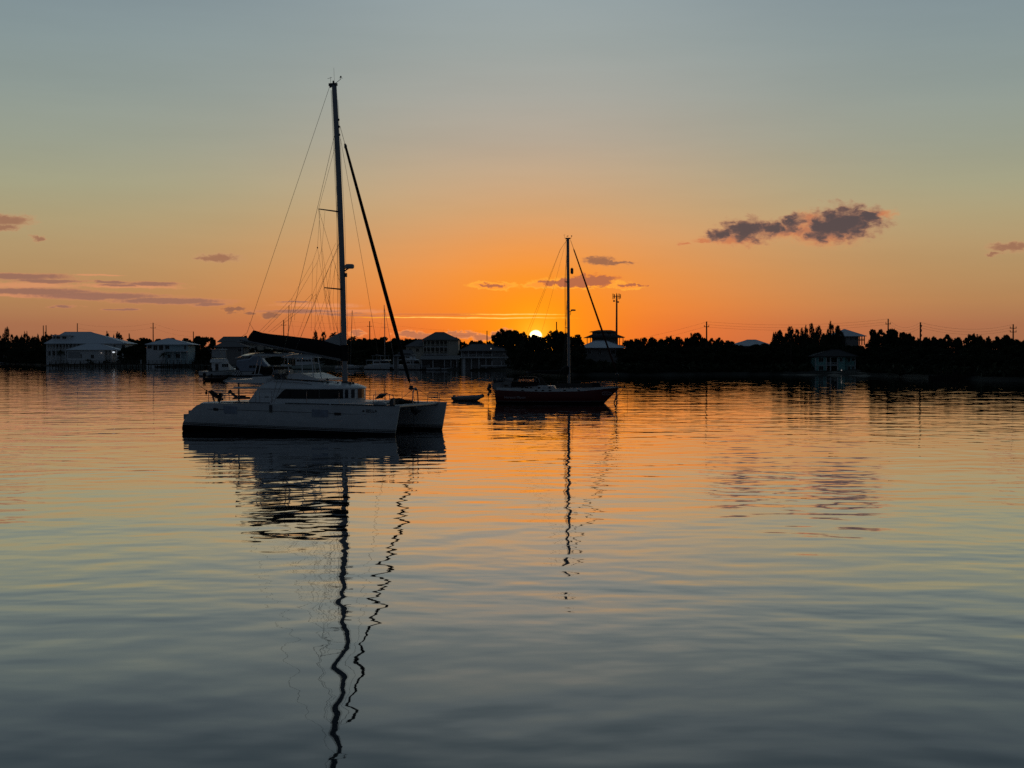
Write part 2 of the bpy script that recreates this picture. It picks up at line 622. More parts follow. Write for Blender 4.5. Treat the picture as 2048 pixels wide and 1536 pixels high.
def copy_tree(o, parent=None):
    c = o.copy()
    COL.objects.link(c)
    if parent:
        c.parent = parent
    for ch in list(o.children):
        copy_tree(ch, c)
    return c


# ------------------------------------------------------------------ water
def make_water():
    m = bpy.data.materials.new('harbour_water')
    m.use_nodes = True
    t = m.node_tree
    b = t.nodes['Principled BSDF']
    n = NG(t)
    pos = t.nodes.new('ShaderNodeNewGeometry').outputs['Position']
    warp = n.noise(pos, 0.05, 2.0, 0.5, 0.0, True)
    pw = n.v('MULTIPLY_ADD', n.v('SUBTRACT', warp, (0.5, 0.5, 0.5)), (5.0, 5.0, 0.0), pos)
    # swell, wavelets and fine ripples; crests lie mostly across the view
    h1 = n.noise(n.v("MULTIPLY", n.v("ADD", pw, SWELL_AT), (0.6, 1.0, 1.0)), 0.22, 2.0, 0.45)
    h2 = n.noise(n.v('MULTIPLY', n.v('ADD', pw, (17.0, 5.0, 0)), (0.85, 1.0, 1.0)), 0.78, 1.5, 0.4)
    h3 = n.noise(n.v('MULTIPLY', pw, (0.5, 1.0, 1.0)), 2.6, 2.0, 0.5)
    patch = n.smooth(n.noise(n.v('MULTIPLY', pos, (0.35, 1.0, 1.0)), 0.035, 3.0, 0.6), 0.36, 0.66)
    a3 = n.m('MULTIPLY_ADD', patch, W3b, W3a)
    h = n.m('ADD', n.m('MULTIPLY', h1, W1), n.m('MULTIPLY', h2, n.m('MULTIPLY_ADD', patch, W2b, W2a)))
    h = n.m('ADD', h, n.m('MULTIPLY', h3, a3))
    bp = t.nodes.new('ShaderNodeBump')
    bp.inputs['Strength'].default_value = 1.0
    bp.inputs['Distance'].default_value = 1.0
    t.links.new(h, bp.inputs['Height'])
    t.links.new(bp.outputs[0], b.inputs['Normal'])
    # mirror over dark water; a ramp lifts grazing Fresnel to brighten the reflections
    fr = t.nodes.new('ShaderNodeFresnel')
    fr.inputs['IOR'].default_value = 1.34
    t.links.new(bp.outputs[0], fr.inputs['Normal'])
    fac_ = n.ramp(fr.outputs[0], [(0.0, (0, 0, 0, 1)), (0.10, (.08, .08, .08, 1)), (0.19, (.205, .205, .205, 1)), (0.27, (.34, .34, .34, 1)), (0.35, (.54, .54, .54, 1)),
                                  (0.475, (.77, .77, .77, 1)), (0.6, (.88, .88, .88, 1)), (0.82, (.96, .96, .96, 1)), (1.0, (.98, .98, .98, 1))])
    gl = t.nodes.new('ShaderNodeBsdfGlossy')
    gl.inputs['Roughness'].default_value = 0.015
    gl.inputs['Color'].default_value = (1, 1, 1, 1)
    t.links.new(bp.outputs[0], gl.inputs['Normal'])
    b.inputs['Base Color'].default_value = (0.010, 0.020, 0.024, 1)
    b.inputs['Roughness'].default_value = 0.6
    b.inputs['Specular IOR Level'].default_value = 0.0
    mx = t.nodes.new('ShaderNodeMixShader')
    t.links.new(fac_, mx.inputs[0])
    t.links.new(b.outputs[0], mx.inputs[1])
    t.links.new(gl.outputs[0], mx.inputs[2])
    t.links.new(mx.outputs[0], t.nodes['Material Output'].inputs['Surface'])
    w = MB()
    w.add([(-9000, -300, 0), (9000, -300, 0), (9000, 12000, 0), (-9000, 12000, 0)], [(0, 1, 2, 3)])
    o = w.build('water', m)
    tag(o, 'calm rippled harbour water mirroring the sunset', 'water', kind='structure')


SWELL_AT = (0.0, 0.0, 0.0)
W1, W2a, W2b, W3a, W3b = 0.055, 0.022, 0.008, 0.0005, 0.0014
make_water()

# ================================================================== catamaran
CF = Frame(-11.18, 80.0, R(22))
HB = 2.95                 # half distance between hull centrelines


def make_catamaran():
    P = CF.p
    cat = CF.empty('catamaran', 'large white sailing catamaran moored in the foreground, tall mast and black sail cover', 'catamaran')
    hullm = stripe_mat('catamaran_hull_paint', [(-1.0, (0.008, 0.008, 0.010)), (0.14, (0.45, 0.45, 0.46)), (0.185, (0.008, 0.008, 0.010)),
                                                (0.225, (0.5, 0.5, 0.5)), (0.265, (0.012, 0.013, 0.018)), (0.30, (0.62, 0.64, 0.66))],
                       slope=0.017, x0=6.9, span=2.6)
    DZ = 1.60
    wt_ = [(-6.6, .62), (-5.5, .78), (-3, .84), (1, .84), (3.5, .74), (5.2, .52), (6.2, .27), (6.75, .09), (6.9, .035)]
    zt = [(-6.62, .20), (-6.56, .45), (-6.42, .66), (-6.2, .86), (-5.95, 1.08), (-5.65, 1.31), (-5.35, 1.47), (-5.05, 1.56),
          (-4.4, 1.60), (0, 1.62), (4, 1.60), (6.9, 1.60)]
    zk = [(-6.6, -.1), (-5.6, -.4), (-2, -.7), (4, -.7), (6.3, -.6), (6.9, -.5)]
    xs = [-6.62, -6.56, -6.42, -6.2, -5.95, -5.65, -5.35, -5.05, -4.4, -3, -1.5, 0, 1.5, 3, 4, 5, 5.8, 6.3, 6.65, 6.83, 6.9]

    def sx(x):
        return x if x > -4.4 else -4.4 + (x + 4.4) * .87
    wt_ = [(sx(x), w) for x, w in wt_]
    zt = [(sx(x), z) for x, z in zt]
    zk = [(sx(x), z) for x, z in zk]
    xs = [sx(x) for x in xs]

    def hull_w(x):
        return interp(wt_, x)

    def hull(yc):
        b = MB()
        rings = []
        for x in xs:
            w, z1, z0 = hull_w(x), interp(zt, x), interp(zk, x)
            rk = 0.0 if x < 5 else (x - 5) / 1.9 * 0.30
            rg = []
            side = [(1.0, z1), (1.0, z0 + (z1 - z0) * .70), (.97, z0 + (z1 - z0) * .50), (.86, z0 + (z1 - z0) * .32), (.5, z0 + (z1 - z0) * .1), (0, z0)]
            for fy, z in side:
                rg.append((x - rk * (1 - (z / 1.6)), yc - w * fy, z))
            for fy, z in reversed(side[:-1]):
                rg.append((x - rk * (1 - (z / 1.6)), yc + w * fy, z))
            rings.append(rg)
        b.loft(rings)
        return b.build('hull', hullm, cat, smooth=38)

    hs = hull(-HB)
    hp = hull(HB)
    hs['label'] = 'near white hull carrying the boat name'

    def side_y(x):
        return -HB - hull_w(x) - 0.006

    def patch(parent, name, m, corners, th=0.012):
        """flat panel stuck on the outer side of the near hull, given by its photo corners"""
        q = []
        for px, py in corners:
            x = P(px, py, -HB - .8).x
            y = side_y(x)
            v = P(px, py, y)
            q.append((v.x, y, v.z))
        o = [(a, b_ - th, c) for a, b_, c in q]
        b = MB()
        b.add(q + o, [(0, 1, 2, 3), (4, 7, 6, 5), (0, 4, 5, 1), (1, 5, 6, 2), (2, 6, 7, 3), (3, 7, 4, 0)])
        return b.build(name, m, parent)

    # hull details
    patch(hs, 'hull_window', VINYL, [(447, 811), (474, 813), (474, 828), (448, 827)])
    patch(hs, 'hull_window', VINYL, [(624, 818.5), (656, 820), (656, 834.5), (624, 834)])
    for a in ([(427, 815.6), (436, 816.2), (436, 821.5), (427, 820.8)], [(669, 825), (681.5, 825.4), (681.5, 830.6), (669, 830.2)]):
        patch(hs, 'porthole', GLASS, a, 0.02)
    ln = MB()
    for a0, a1 in (((415, 818), (427, 818.6)), ((436, 818.8), (447, 819.2)), ((474, 819.8), (624, 825)), ((656, 826), (669, 827)), ((681, 827.6), (753, 829.6))):
        n_ = 6
        for i in range(n_):
            t0, t1 = i / n_, (i + 1) / n_
            pts = []
            for t in (t0, t1):
                px, py = a0[0] + (a1[0] - a0[0]) * t, a0[1] + (a1[1] - a0[1]) * t
                x = P(px, py, -HB - .8).x
                v = P(px, py, side_y(x))
                pts.append((v.x, side_y(x) - .004, v.z))
            ln.tube(pts, 0.011, 4)
    ln.build('cove_line', DARKALU, hs)
    # black toe rail gaps under the deck edge
    tr = MB()
    for a0, a1 in (((443, 804.5), (541, 806)), ((571, 806.5), (658, 808.5)), ((661, 808.6), (778, 811.5))):
        pts = []
        for i in range(9):
            t = i / 8
            px, py = a0[0] + (a1[0] - a0[0]) * t, a0[1] + (a1[1] - a0[1]) * t
            x = P(px, py, -HB - .8).x
            pts.append((x, side_y(x) - .008, P(px, py, side_y(x)).z))
        tr.tube(pts, 0.026, 5)
    tr.build('toe_rail', RUBBER, hs)
    # name: small star mark and letters, lying on the curved side
    xa, xb = P(732, 822, -3.5).x, P(751.5, 822, -3.5).x
    ya, yb = side_y(xa) - .01, side_y(xb) - .01
    za = P(732, 825, ya).z
    text('BELLA', 0.235, RUBBER, hs, (xa, ya, za), (R(90), 0, math.atan2(yb - ya, xb - xa)), 'boat_name', width=math.hypot(xb - xa, yb - ya))
    st = MB()
    cx_ = P(727.5, 821.8, -3.45).x
    cy_, cz_ = side_y(cx_) - .004, P(727.5, 822, side_y(cx_)).z
    pts = []
    for k in range(12):
        r_ = .075 if k % 2 == 0 else .035
        pts.append((cx_ + r_ * math.cos(k * math.pi / 6 + .5), cz_ + r_ * math.sin(k * math.pi / 6 + .5)))
    st.prism(pts, cy_ - .006, cy_ + .02)
    st.build('star_emblem', RUBBER, hs)
    # swim steps at both sterns
    for yc, h in ((-HB, hs), (HB, hp)):
        b = MB()
        b.box(-6.24, -6.02, yc - .60, yc + .60, .66, .96)
        b.box(-5.95, -5.55, yc - .55, yc + .55, .9, 1.16)
        b.build('swim_step', GEL2, h)

    # ---------------- bridgedeck and deck
    b = MB()
    b.loft([[(-5.0, -2.5, .95), (-5.0, 2.5, .95), (-5.0, 2.5, 1.55), (-5.0, -2.5, 1.55)],
            [(3.2, -2.5, .85), (3.2, 2.5, .85), (3.2, 2.5, 1.575), (3.2, -2.5, 1.575)],
            [(3.7, -2.6, 1.15), (3.7, 2.6, 1.15), (3.7, 2.6, 1.575), (3.7, -2.6, 1.575)]])
    b.build('bridgedeck', GEL, cat)
    b = MB()
    zdk = [(-5.2, 1.63), (-3.2, 1.67), (1.0, 1.68), (3.4, 1.66)]
    b.loft([[(x, -3.45, z - .06), (x, -3.1, z), (x, 3.1, z), (x, 3.45, z - .06), (x, 3.3, z - .2), (x, -3.3, z - .2)] for x, z in zdk])
    b.build('side_deck', GEL, cat)
    b = MB()
    b.box(3.7, 6.3, -2.3, 2.3, 1.50, 1.515)
    b.build('trampoline', BLACKCAN, cat)
    b = MB()
    b.tube([(6.35, -HB, 1.50), (6.38, 0, 1.50), (6.35, HB, 1.50)], 0.105, 8)
    b.build('crossbeam', ALU, cat, smooth=50)

    # ---------------- cabin
    def cw(x):
        return interp([(-5, 2.62), (1.0, 2.6), (1.6, 2.36), (2.1, 2.0), (2.5, 1.5), (2.75, 1.05), (2.95, .55), (3.05, .06)], x)

    roof = [(P(495, 800, -2.65).x, 1.66), (P(503, 793, -2.65).x, P(503, 793, -2.65).z), (P(514, 777, -2.65).x, P(514, 777, -2.65).z),
            (P(519.5, 762, -2.65).x, P(519.5, 762, -2.65).z - .08), (P(528, 757, -2.65).x, 2.82), (-2.6, 2.88), (-1.0, 2.84), (1.0, 2.74), (2.1, 2.62), (2.75, 2.52), (3.05, 2.44)]
    rx = [a for a, _ in roof] + [-2.0, -1.5, -.5, .3, .7, 1.3, 1.6, 1.85, 2.3, 2.5, 2.63, 2.87, 2.95]
    rings = []
    for x in sorted(set(rx)):
        w, z = cw(x), interp(roof, x)
        ze = min(z - .02, 2.44)
        zb = 1.60
        rings.append([(x, -w, zb), (x, -w, ze), (x, -w * .90, ze + (z - ze) * .6), (x, -w * .68, z), (x, 0, z + .07 * min(1, w)), (x, w * .68, z),
                      (x, w * .90, ze + (z - ze) * .6), (x, w, ze), (x, w, zb)])
    b = MB()
    b.loft(rings)
    cabin = b.build('cabin', GEL, cat, smooth=30)
    # overhanging brow above the windows
    foot = []
    for x in (-3.6, -2, 0, 1.0, 1.6, 2.1, 2.5, 2.75, 2.95, 3.05):
        foot.append((x, -cw(x)))
    foot2 = foot + [(x, -y) for x, y in reversed(foot)]
    b = MB()
    b.loft([[(x * 1.0 + .02, y * 1.025, 2.385) for x, y in foot2], [(x + .05, y * 1.035, 2.42) for x, y in foot2], [(x, y * .985, 2.47) for x, y in foot2]])
    b.build('roof_brow', GEL, cabin, smooth=40)

    def pane(name, m, pts, z0, z1, off, z1b=None):
        b = MB()
        a, c = [], []
        for i, (x, y) in enumerate(pts):
            j0, j1 = pts[max(0, i - 1)], pts[min(len(pts) - 1, i + 1)]
            tx, ty = j1[0] - j0[0], j1[1] - j0[1]
            L_ = math.hypot(tx, ty)
            nx, ny = ty / L_, -tx / L_
            za, zb_ = z0, z1
            if z1b and i == 0:
                zb_ = z1b
            a.append([(x + nx * off, y + ny * off, za), (x + nx * off, y + ny * off, zb_), (x - nx * .05, y - ny * .05, zb_), (x - nx * .05, y - ny * .05, za)])
        b.loft(a)
        return b.build(name, m, cabin)

    def fp(t):
        """point on the near half of the footprint, t = x position"""
        return (t, -cw(t))
    ZB, ZT = 1.86, 2.37
    x0 = P(552, 797, -2.62).x
    x1 = P(571, 777, -2.62).x
    b = MB()   # aft corner of the long window slopes forward
    y_ = -2.618
    b.add([(x0, y_, ZB), (x1 + .06, y_, ZB), (x1 + .06, y_, ZT), (x1 - .08, y_, ZT - .03), (x1 - .25, y_, ZT - .17)] +
          [(x0, y_ - .01, ZB), (x1 + .06, y_ - .01, ZB), (x1 + .06, y_ - .01, ZT), (x1 - .08, y_ - .01, ZT - .03), (x1 - .25, y_ - .01, ZT - .17)],
          [(0, 1, 2, 3, 4), (9, 8, 7, 6, 5), (0, 5, 6, 1), (2, 7, 8, 3), (3, 8, 9, 4), (4, 9, 5, 0)])
    for xa_, xb_ in ((x1 + .05, .2), (.22, 1.0)):
        b.loft([[(xa_, -2.63, ZB), (xa_, -2.63, ZT), (xa_, -2.58, ZT), (xa_, -2.58, ZB)], [(xb_, -cw(xb_) - .012, ZB), (xb_, -cw(xb_) - .012, ZT), (xb_, -cw(xb_) + .04, ZT), (xb_, -cw(xb_) + .04, ZB)]])
    b.build('saloon_window', GLASS, cabin)
    pane('saloon_window', GLASS, [fp(1.0), fp(1.6), fp(2.1), fp(2.5), fp(2.60)], ZB, ZT, .014)
    pane('saloon_window', HATCHG, [fp(2.66), fp(2.76)], ZB + .02, ZT - .02, .014)
    pane('saloon_window', HATCHG, [fp(2.84), fp(2.93)], ZB + .02, ZT - .02, .014)
    pane('saloon_window', GLASS, [(3.0, -.35), (3.05, -.03), (3.05, .03), (3.0, .35)], ZB, ZT, .014)
    b = MB()
    b.loft([[(x1, 2.625, ZB), (x1 + .2, 2.625, ZT), (x1 + .2, 2.58, ZT), (x1, 2.58, ZB)], [(1.0, 2.625, ZB), (1.0, 2.625, ZT), (1.0, 2.58, ZT), (1.0, 2.58, ZB)]])
    b.build('saloon_window', GLASS, cabin)
    b = MB()
    for px in (613, 638):
        v = P(px, 790, -2.66)
        b.box(v.x - .012, v.x + .012, -2.66, -2.63, ZB - .01, ZT)
    b.build('window_mullion', DARKALU, cabin)
    # small nameplate streak, grab rails and lines on the coachroof
    b = MB()
    v = P(533, 794, -2.64)
    b.box(v.x - .12, v.x + .12, -2.635, -2.60, v.z - .02, v.z + .02)
    b.build('nameplate', DARKALU, cabin)
    b = MB()
    for pts in ([(547, 764), (575, 764.5), (610, 767), (622, 769.5), (626, 772)], [(578, 759), (600, 761), (616, 763.5)], [(640, 763), (660, 765.5), (676, 768)]):
        b.tube([P(a, c, -2.25) + Vector((0, 0, .012)) for a, c in pts], .014, 5)
    b.build('roof_line', ROPE, cabin)
    b = MB()
    for px, py in ((645, 763), (655, 765), (655, 758.5)):
        v = P(px, py, -1.2)
        b.blob((v.x, -1.2, v.z), .09, .09, .06, seed=px, j=.05)
    b.build('deck_winch', DARKALU, cabin, smooth=60)

    # ---------------- aft cockpit roof
    b = MB()
    xa_, xb_ = P(457, 753, -1.6).x, P(521, 751, -1.6).x
    b.loft([[(xa_, -1.9, 2.80), (xa_, 0, 2.88), (xa_, 1.9, 2.80), (xa_, 1.9, 2.72), (xa_, -1.9, 2.72)],
            [(xa_ + .5, -2.1, 2.84), (xa_ + .5, 0, 2.92), (xa_ + .5, 2.1, 2.84), (xa_ + .5, 2.1, 2.69), (xa_ + .5, -2.1, 2.69)],
            [(xb_, -2.2, 2.91), (xb_, 0, 3.0), (xb_, 2.2, 2.91), (xb_, 2.2, 2.70), (xb_, -2.2, 2.70)],
            [(xb_ + .7, -2.2, 2.95), (xb_ + .7, 0, 3.0), (xb_ + .7, 2.2, 2.95), (xb_ + .7, 2.2, 2.70), (xb_ + .7, -2.2, 2.70)]])
    croof = b.build('cockpit_roof', GEL, cat, smooth=30)
    for y in (-1.7, 1.7):
        b = MB()
        v = P(477.5, 757, y)
        b.tube([(v.x, y, 1.6), (v.x, y, 2.75)], .045, 8)
        b.build('roof_post', DARKALU, croof)

    # ---------------- flybridge
    fb = MB()
    v0, v1 = P(509, 750, -1.2), P(546, 750, -1.2)
    fb.loft([[(v0.x, y, 2.9) for y in (-1.4, 1.4)] + [(v0.x - .05, y, 3.02) for y in (1.4, -1.4)],
             [(v1.x, y, 2.85) for y in (-1.5, 1.5)] + [(v1.x + .1, y, 3.06) for y in (1.5, -1.5)]])
    seat = fb.build('helm_seat', GEL, cat)
    fb = MB()
    prof2 = [(509, 748), (515, 741), (521, 735.5), (528, 733), (534, 735), (539, 734.5), (544, 734), (546.5, 738), (545, 745), (541, 749.5), (533, 750), (527, 747)]
    poly = [(P(a, c, -.9).x, P(a, c, -.9).z) for a, c in prof2]
    fb.loft([[(x, -1.25, z * .97 + .09) for x, z in poly], [(x, -.9, z) for x, z in poly], [(x, .9, z) for x, z in poly], [(x, 1.2, z * .97 + .09) for x, z in poly]])
    fb.build('seat_cover', BLACKCAN, cat, smooth=40)
    fb = MB()
    fb.tube([P(545, 735, -.9), P(547.5, 742, -.9), P(544, 750, -.9), P(536, 753, -.9)], .03, 6)
    fb.tube([P(545, 735, .9), P(547.5, 742, .9), P(544, 750, .9), P(536, 753, .9)], .03, 6)
    fb.build('seat_frame', GEL, seat)
    # console, wheel pedestal, winches
    fb = MB()
    poly = [(P(a, c, -.8).x, P(a, c, -.8).z) for a, c in [(549, 758), (549, 742), (553, 739), (558, 740), (560, 748), (572, 746), (576, 758)]]
    fb.prism(poly, -.9, .7)
    fb.build('helm_console', GEL2, cat)
    fb = MB()
    c_ = P(570, 748, -.9)
    fb.tube([(c_.x + .05, -.95 + .32 * math.cos(k * math.pi / 8), c_.z + .32 * math.sin(k * math.pi / 8)) for k in range(17)], .016, 5)
    fb.tube([(c_.x + .05, -.95, c_.z - .3), (c_.x + .05, -.95, c_.z + .3)], .012, 4)
    fb.build('steering_wheel', DARKALU, cat)
    fb = MB()
    for px, py, r_ in ((575, 747, .10), (568, 752, .13), (554, 752, .16), (579, 754, .09)):
        q = P(px, py, -1.1)
        fb.lathe([(r_, -.12), (r_ * .7, 0), (r_, .1), (r_ * .4, .13)], (q.x, -1.1, q.z), 10)
    fb.build('sheet_winch', DARKALU, cat, smooth=40)
    fb = MB()
    poly = [(P(a, c, -1.0).x, P(a, c, -1.0).z) for a, c in [(581, 757), (583, 749), (590, 747.5), (606, 746), (616, 749), (630, 754.5), (643, 757), (643, 761)]]
    fb.loft([[(x, -1.35, z) for x, z in poly], [(x, 1.35, z) for x, z in poly]])
    fb.build('windscreen_coaming', GEL, cat, smooth=25)
    # bimini
    xa_, xm_, xb_ = P(500, 711, 0).x, P(600, 711, 0).x, P(643, 711, 0).x

    def arcp(x, w, dz, zc=4.36, th=.045):
        up = [(x, -w * math.cos(math.pi * k / 8), zc - .17 * math.cos(math.pi * k / 8) ** 2 + dz) for k in range(9)]
        return up + [(x, y, z - th) for _, y, z in reversed(up)]
    b = MB()
    b.loft([arcp(xa_, 1.55, -.10), arcp(xa_ + .5, 1.75, .02), arcp((xa_ + xm_) / 2, 1.8, .06), arcp(xm_ - .1, 1.8, .02)])
    bim = b.build('bimini', mat('glossy_white_laminate', (0.6, 0.6, 0.6), 0.18), cat, smooth=40)
    b = MB()
    b.loft([arcp(xm_ - .15, 1.75, -.05), arcp(xm_ + .6, 1.75, -.06), arcp(xb_ - .1, 1.6, -.13), arcp(xb_, 1.5, -.17)])
    b.build('bimini_visor', mat('glossy_white_laminate', (0.6, 0.6, 0.6), 0.18), bim, smooth=40)
    b = MB()
    for y in (-1.0, -.2, .6):
        b.box(xa_ + .6, xm_ - .6, y - .3, y + .3, 4.385, 4.41)
    b.build('solar_panel', HATCHG, bim)
    for y in (-1.45, 1.45):
        for tp, bt in (((517, 712), (509, 750)), ((525, 712), (517, 748)), ((574, 713), (580, 758)), ((603, 713), (605, 752)), ((623, 713), (627, 757)), ((636, 714), (643, 758))):
            if y > 0 and tp[0] in (603, 623):
                continue
            b = MB()
            q0, q1 = P(*tp, -1.45), P(*bt, -1.45)
            b.tube([(q0.x, y, min(4.22, q0.z + .02)), (q1.x, y, q1.z)], .03, 6)
            b.build('bimini_post', GEL, bim)

    # ---------------- mast and boom
    m0, m1 = P(690, 768, 0), P(668.3, 170, 0)
    N = 14
    b = MB()
    rings = []
    for i in range(N + 1):
        t = i / N
        x, z = m0.x + (m1.x - m0.x) * t + .10 * math.sin(math.pi * t), m0.z + (m1.z - m0.z) * t
        a_, c_ = (.165, .105) if t < .75 else (.165 - .02 * (t - .75) / .25, .105)
        rings.append([(x + a_ * math.cos(2 * math.pi * k / 12), c_ * math.sin(2 * math.pi * k / 12), z) for k in range(12)])
    b.loft(rings)
    mast = b.build('mast', ALU, cat, smooth=50)

    def mast_at(py):
        t = (py - 768) / (170 - 768)
        return Vector((m0.x + (m1.x - m0.x) * t + .10 * math.sin(math.pi * t), 0, P(690 + (668 - 690) * t, py, 0).z))
    b = MB()
    b.box(m1.x - .30, m1.x + .16, -.10, .10, m1.z - .05, m1.z + .10)
    b.tube([(m1.x - .16, 0, m1.z), (m1.x - .25, 0, m1.z - .12)], .06, 6)
    b.build('masthead', DARKALU, mast)
    b = MB()
    zt_ = m1.z + .1
    b.tube([(m1.x + .1, 0, zt_), (m1.x + .42, 0, zt_ + .20), (m1.x + .42, 0, zt_ + .30)], .014, 5)
    b.blob((m1.x + .42, 0, zt_ + .33), .05, .05, .05, j=0)
    for k in range(3):
        a_ = k * 2.1
        b.tube([(m1.x + .42, 0, zt_ + .28), (m1.x + .42 + .11 * math.cos(a_), .11 * math.sin(a_), zt_ + .24)], .012, 4)
    b.build('anemometer', DARKALU, mast)
    b = MB()
    b.tube([(m1.x - .22, 0, zt_), (m1.x - .22, 0, zt_ + .36)], .010, 4)
    b.tube([(m1.x - .42, 0, zt_ + .28), (m1.x - .14, 0, zt_ + .33)], .010, 4)
    b.build('wind_vane', DARKALU, mast)
    b = MB()
    b.tube([(m1.x + .02, 0, zt_), (m1.x - .02, 0, zt_ + .85)], .007, 4)
    b.lathe([(.05, 0), (.05, .12), (.02, .15)], (m1.x - .05, 0, zt_), 8)
    b.build('radio_antenna', WIRE, mast)
    for py, dx in ((240, .17), (254, .17), (270, .17)):
        q = mast_at(py)
        b = MB()
        b.blob((q.x + dx, 0, q.z), .055, .05, .07, j=.05)
        b.build('sheave_fitting', DARKALU, mast)
    # spreaders
    sp = {}
    for py, L_ in ((424, 1.45), (579, 1.25)):
        q = mast_at(py)
        for sgn in (-1, 1):
            tip = Vector((q.x - L_ * .42, sgn * L_ * .93, q.z + .06))
            b = MB()
            b.tube([(q.x, 0, q.z), tuple(tip)], [.045, .03], 6)
            b.build('spreader', DARKALU, mast)
            sp[(py, sgn)] = tip
    # radar and deck light
    q = mast_at(533)
    b = MB()
    b.tube([(q.x + .1, 0, q.z - .28), (q.x + .42, 0, q.z - .10)], .04, 6)
    b.tube([(q.x + .1, 0, q.z - .12), (q.x + .42, 0, q.z - .10)], .025, 6)
    b.build('radar_bracket', DARKALU, mast)
    b = MB()
    b.lathe([(.20, -.13), (.25, -.10), (.265, .0), (.25, .08), (.18, .12), (.02, .13)], (q.x + .46, 0, q.z), 16)
    b.build('radar_dome', GEL2, mast, smooth=40)
    q = mast_at(550)
    b = MB()
    b.box(q.x + .14, q.x + .26, -.07, .07, q.z - .12, q.z + .10)
    b.build('deck_light', DARKALU, mast)
    b = MB()
    for dy in (-.14, .14):
        b.tube([mast_at(180) + Vector((-.2, dy * .3, 0)), mast_at(440) + Vector((-.21, dy * .4, 0)), mast_at(720) + Vector((-.2, dy * .5, 0))], .009, 4)
    b.tube([mast_at(200) + Vector((.18, .02, 0)), mast_at(440) + Vector((.24, .03, 0)), mast_at(760) + Vector((.2, .1, 0))], .008, 4)
    b.build('halyard', WIRE, mast)
    # mast base fittings
    b = MB()
    b.lathe([(.30, -.10), (.30, .02), (.22, .06), (.2, .16)], (m0.x, 0, m0.z), 12)
    for dx, dy in ((.42, -.2), (-.45, -.3), (.35, .3), (-.2, -.45)):
        b.blob((m0.x + dx, dy, m0.z + .03), .09, .08, .10, j=.1)
    b.tube([(m0.x + .55, -.3, m0.z - .2), (m0.x + .55, -.3, m0.z + .24), (m0.x + .42, -.3, m0.z + .16)], .02, 5)
    b.build('mast_step', DARKALU, mast)
    # boom
    e, gq = P(481, 678.5, 0), P(687, 719, 0)
    b = MB()
    b.tube([tuple(e), tuple(e.lerp(gq, .33) + Vector((0, 0, -.02))), tuple(e.lerp(gq, .7)), tuple(gq)], [.10, .14, .14, .11], 10)
    boom = b.build('boom', ALU, cat, smooth=50)
    top = [(498, 674), (501, 668), (507, 660.3), (514, 662), (525, 665.5), (545, 668.5), (570, 671), (600, 674.5), (630, 678), (651, 681.5), (668, 686.5), (684, 692)]
    rings = []
    for px, py in top:
        pt = P(px, py, 0)
        t = (px - 481) / (687 - 481)
        bz = (e.lerp(gq, t)).z + .03
        hgt = max(.06, pt.z - bz)
        w = .10 + .17 * min(1, hgt / .7)
        rings.append([(pt.x, 0, bz + hgt), (pt.x, -w * .55, bz + hgt * .86), (pt.x, -w, bz + hgt * .4), (pt.x, -w * .75, bz),
                      (pt.x, w * .75, bz), (pt.x, w, bz + hgt * .4), (pt.x, w * .55, bz + hgt * .86)])
    b = MB()
    b.loft(rings)
    b.build('sail_cover', BLACKCAN, boom, smooth=50)
    b = MB()
    za, zb_ = mast_at(722).z, mast_at(690).z
    xq = mast_at(705).x
    b.loft([[(xq + .02 + .23 * math.cos(2 * math.pi * k / 12), .17 * math.sin(2 * math.pi * k / 12), z) for k in range(12)] for z in (za, (za + zb_) / 2, zb_)])
    b.build('cover_collar', BLACKCAN, boom, smooth=50)
    b = MB()
    tri = [(P(648, 681.5, 0).x, P(648, 681.5, 0).z), (P(683, 664, 0).x, P(683, 664, 0).z), (P(685, 690, 0).x, P(685, 692, 0).z), (P(668, 687, 0).x, P(668, 688, 0).z)]
    b.prism(tri, -.04, .04)
    b.build('sail_head', SAILC, boom)
    b = MB()
    for px, py in ((600, 704), (609, 707), (566, 696)):
        v = P(px, py, 0)
        b.blob((v.x, -.02, v.z - .06), .07, .06, .08, j=.1)
    b.build('mainsheet_block', GEL2, boom)
    b = MB()
    b.tube([P(568, 698, 0), P(567, 708, .1)], .012, 4)
    b.tube([P(600, 705, 0), (P(601, 709, 0).x, 0, 4.3)], .012, 4)
    b.build('mainsheet', ROPE, boom)

    # ---------------- standing rigging, one object per wire
    def wire(pts, name='shroud', r=.0115, parent=mast):
        b = MB()
        b.tube(pts, r, 4)
        return b.build(name, WIRE, parent)
    hd = mast_at(272)
    ch = P(543, 807, -HB - .78)
    for sgn in (-1, 1):
        base = Vector((ch.x, sgn * (HB + .75), 1.66))
        wire([hd + Vector((-.1, sgn * .1, 0)), base])
        lo = mast_at(487)
        wire([lo + Vector((-.1, sgn * .1, 0)), base + Vector((.12, 0, 0))])
        a1, a2 = sp[(424, sgn)], sp[(579, sgn)]
        wire([mast_at(285) + Vector((0, sgn * .1, 0)), a1, a2, mast_at(700) + Vector((0, sgn * .1, 0))], 'diamond_stay', .0085)
        wire([a1, mast_at(579) + Vector((0, sgn * .1, 0))], 'diamond_stay', .008)
    b = MB()
    b.box(ch.x - .08, ch.x + .08, -HB - .9, -HB - .82, 1.15, 1.55)
    b.build('chainplate', DARKALU, hs)
    # topping lift, spinnaker halyard, forestay with the furled genoa
    wire([m1 + Vector((-.28, 0, -.05)), P(494, 666, 0), e + Vector((0, 0, .1))], 'topping_lift', .011, boom)
    wire([P(498, 645, 0), P(508, 660.5, 0)], 'topping_lift', .009, boom)
    wire([mast_at(278) + Vector((.2, .05, 0)), P(733, 570, .6), P(772, 802, 1.2)], 'spinnaker_halyard', .0095)
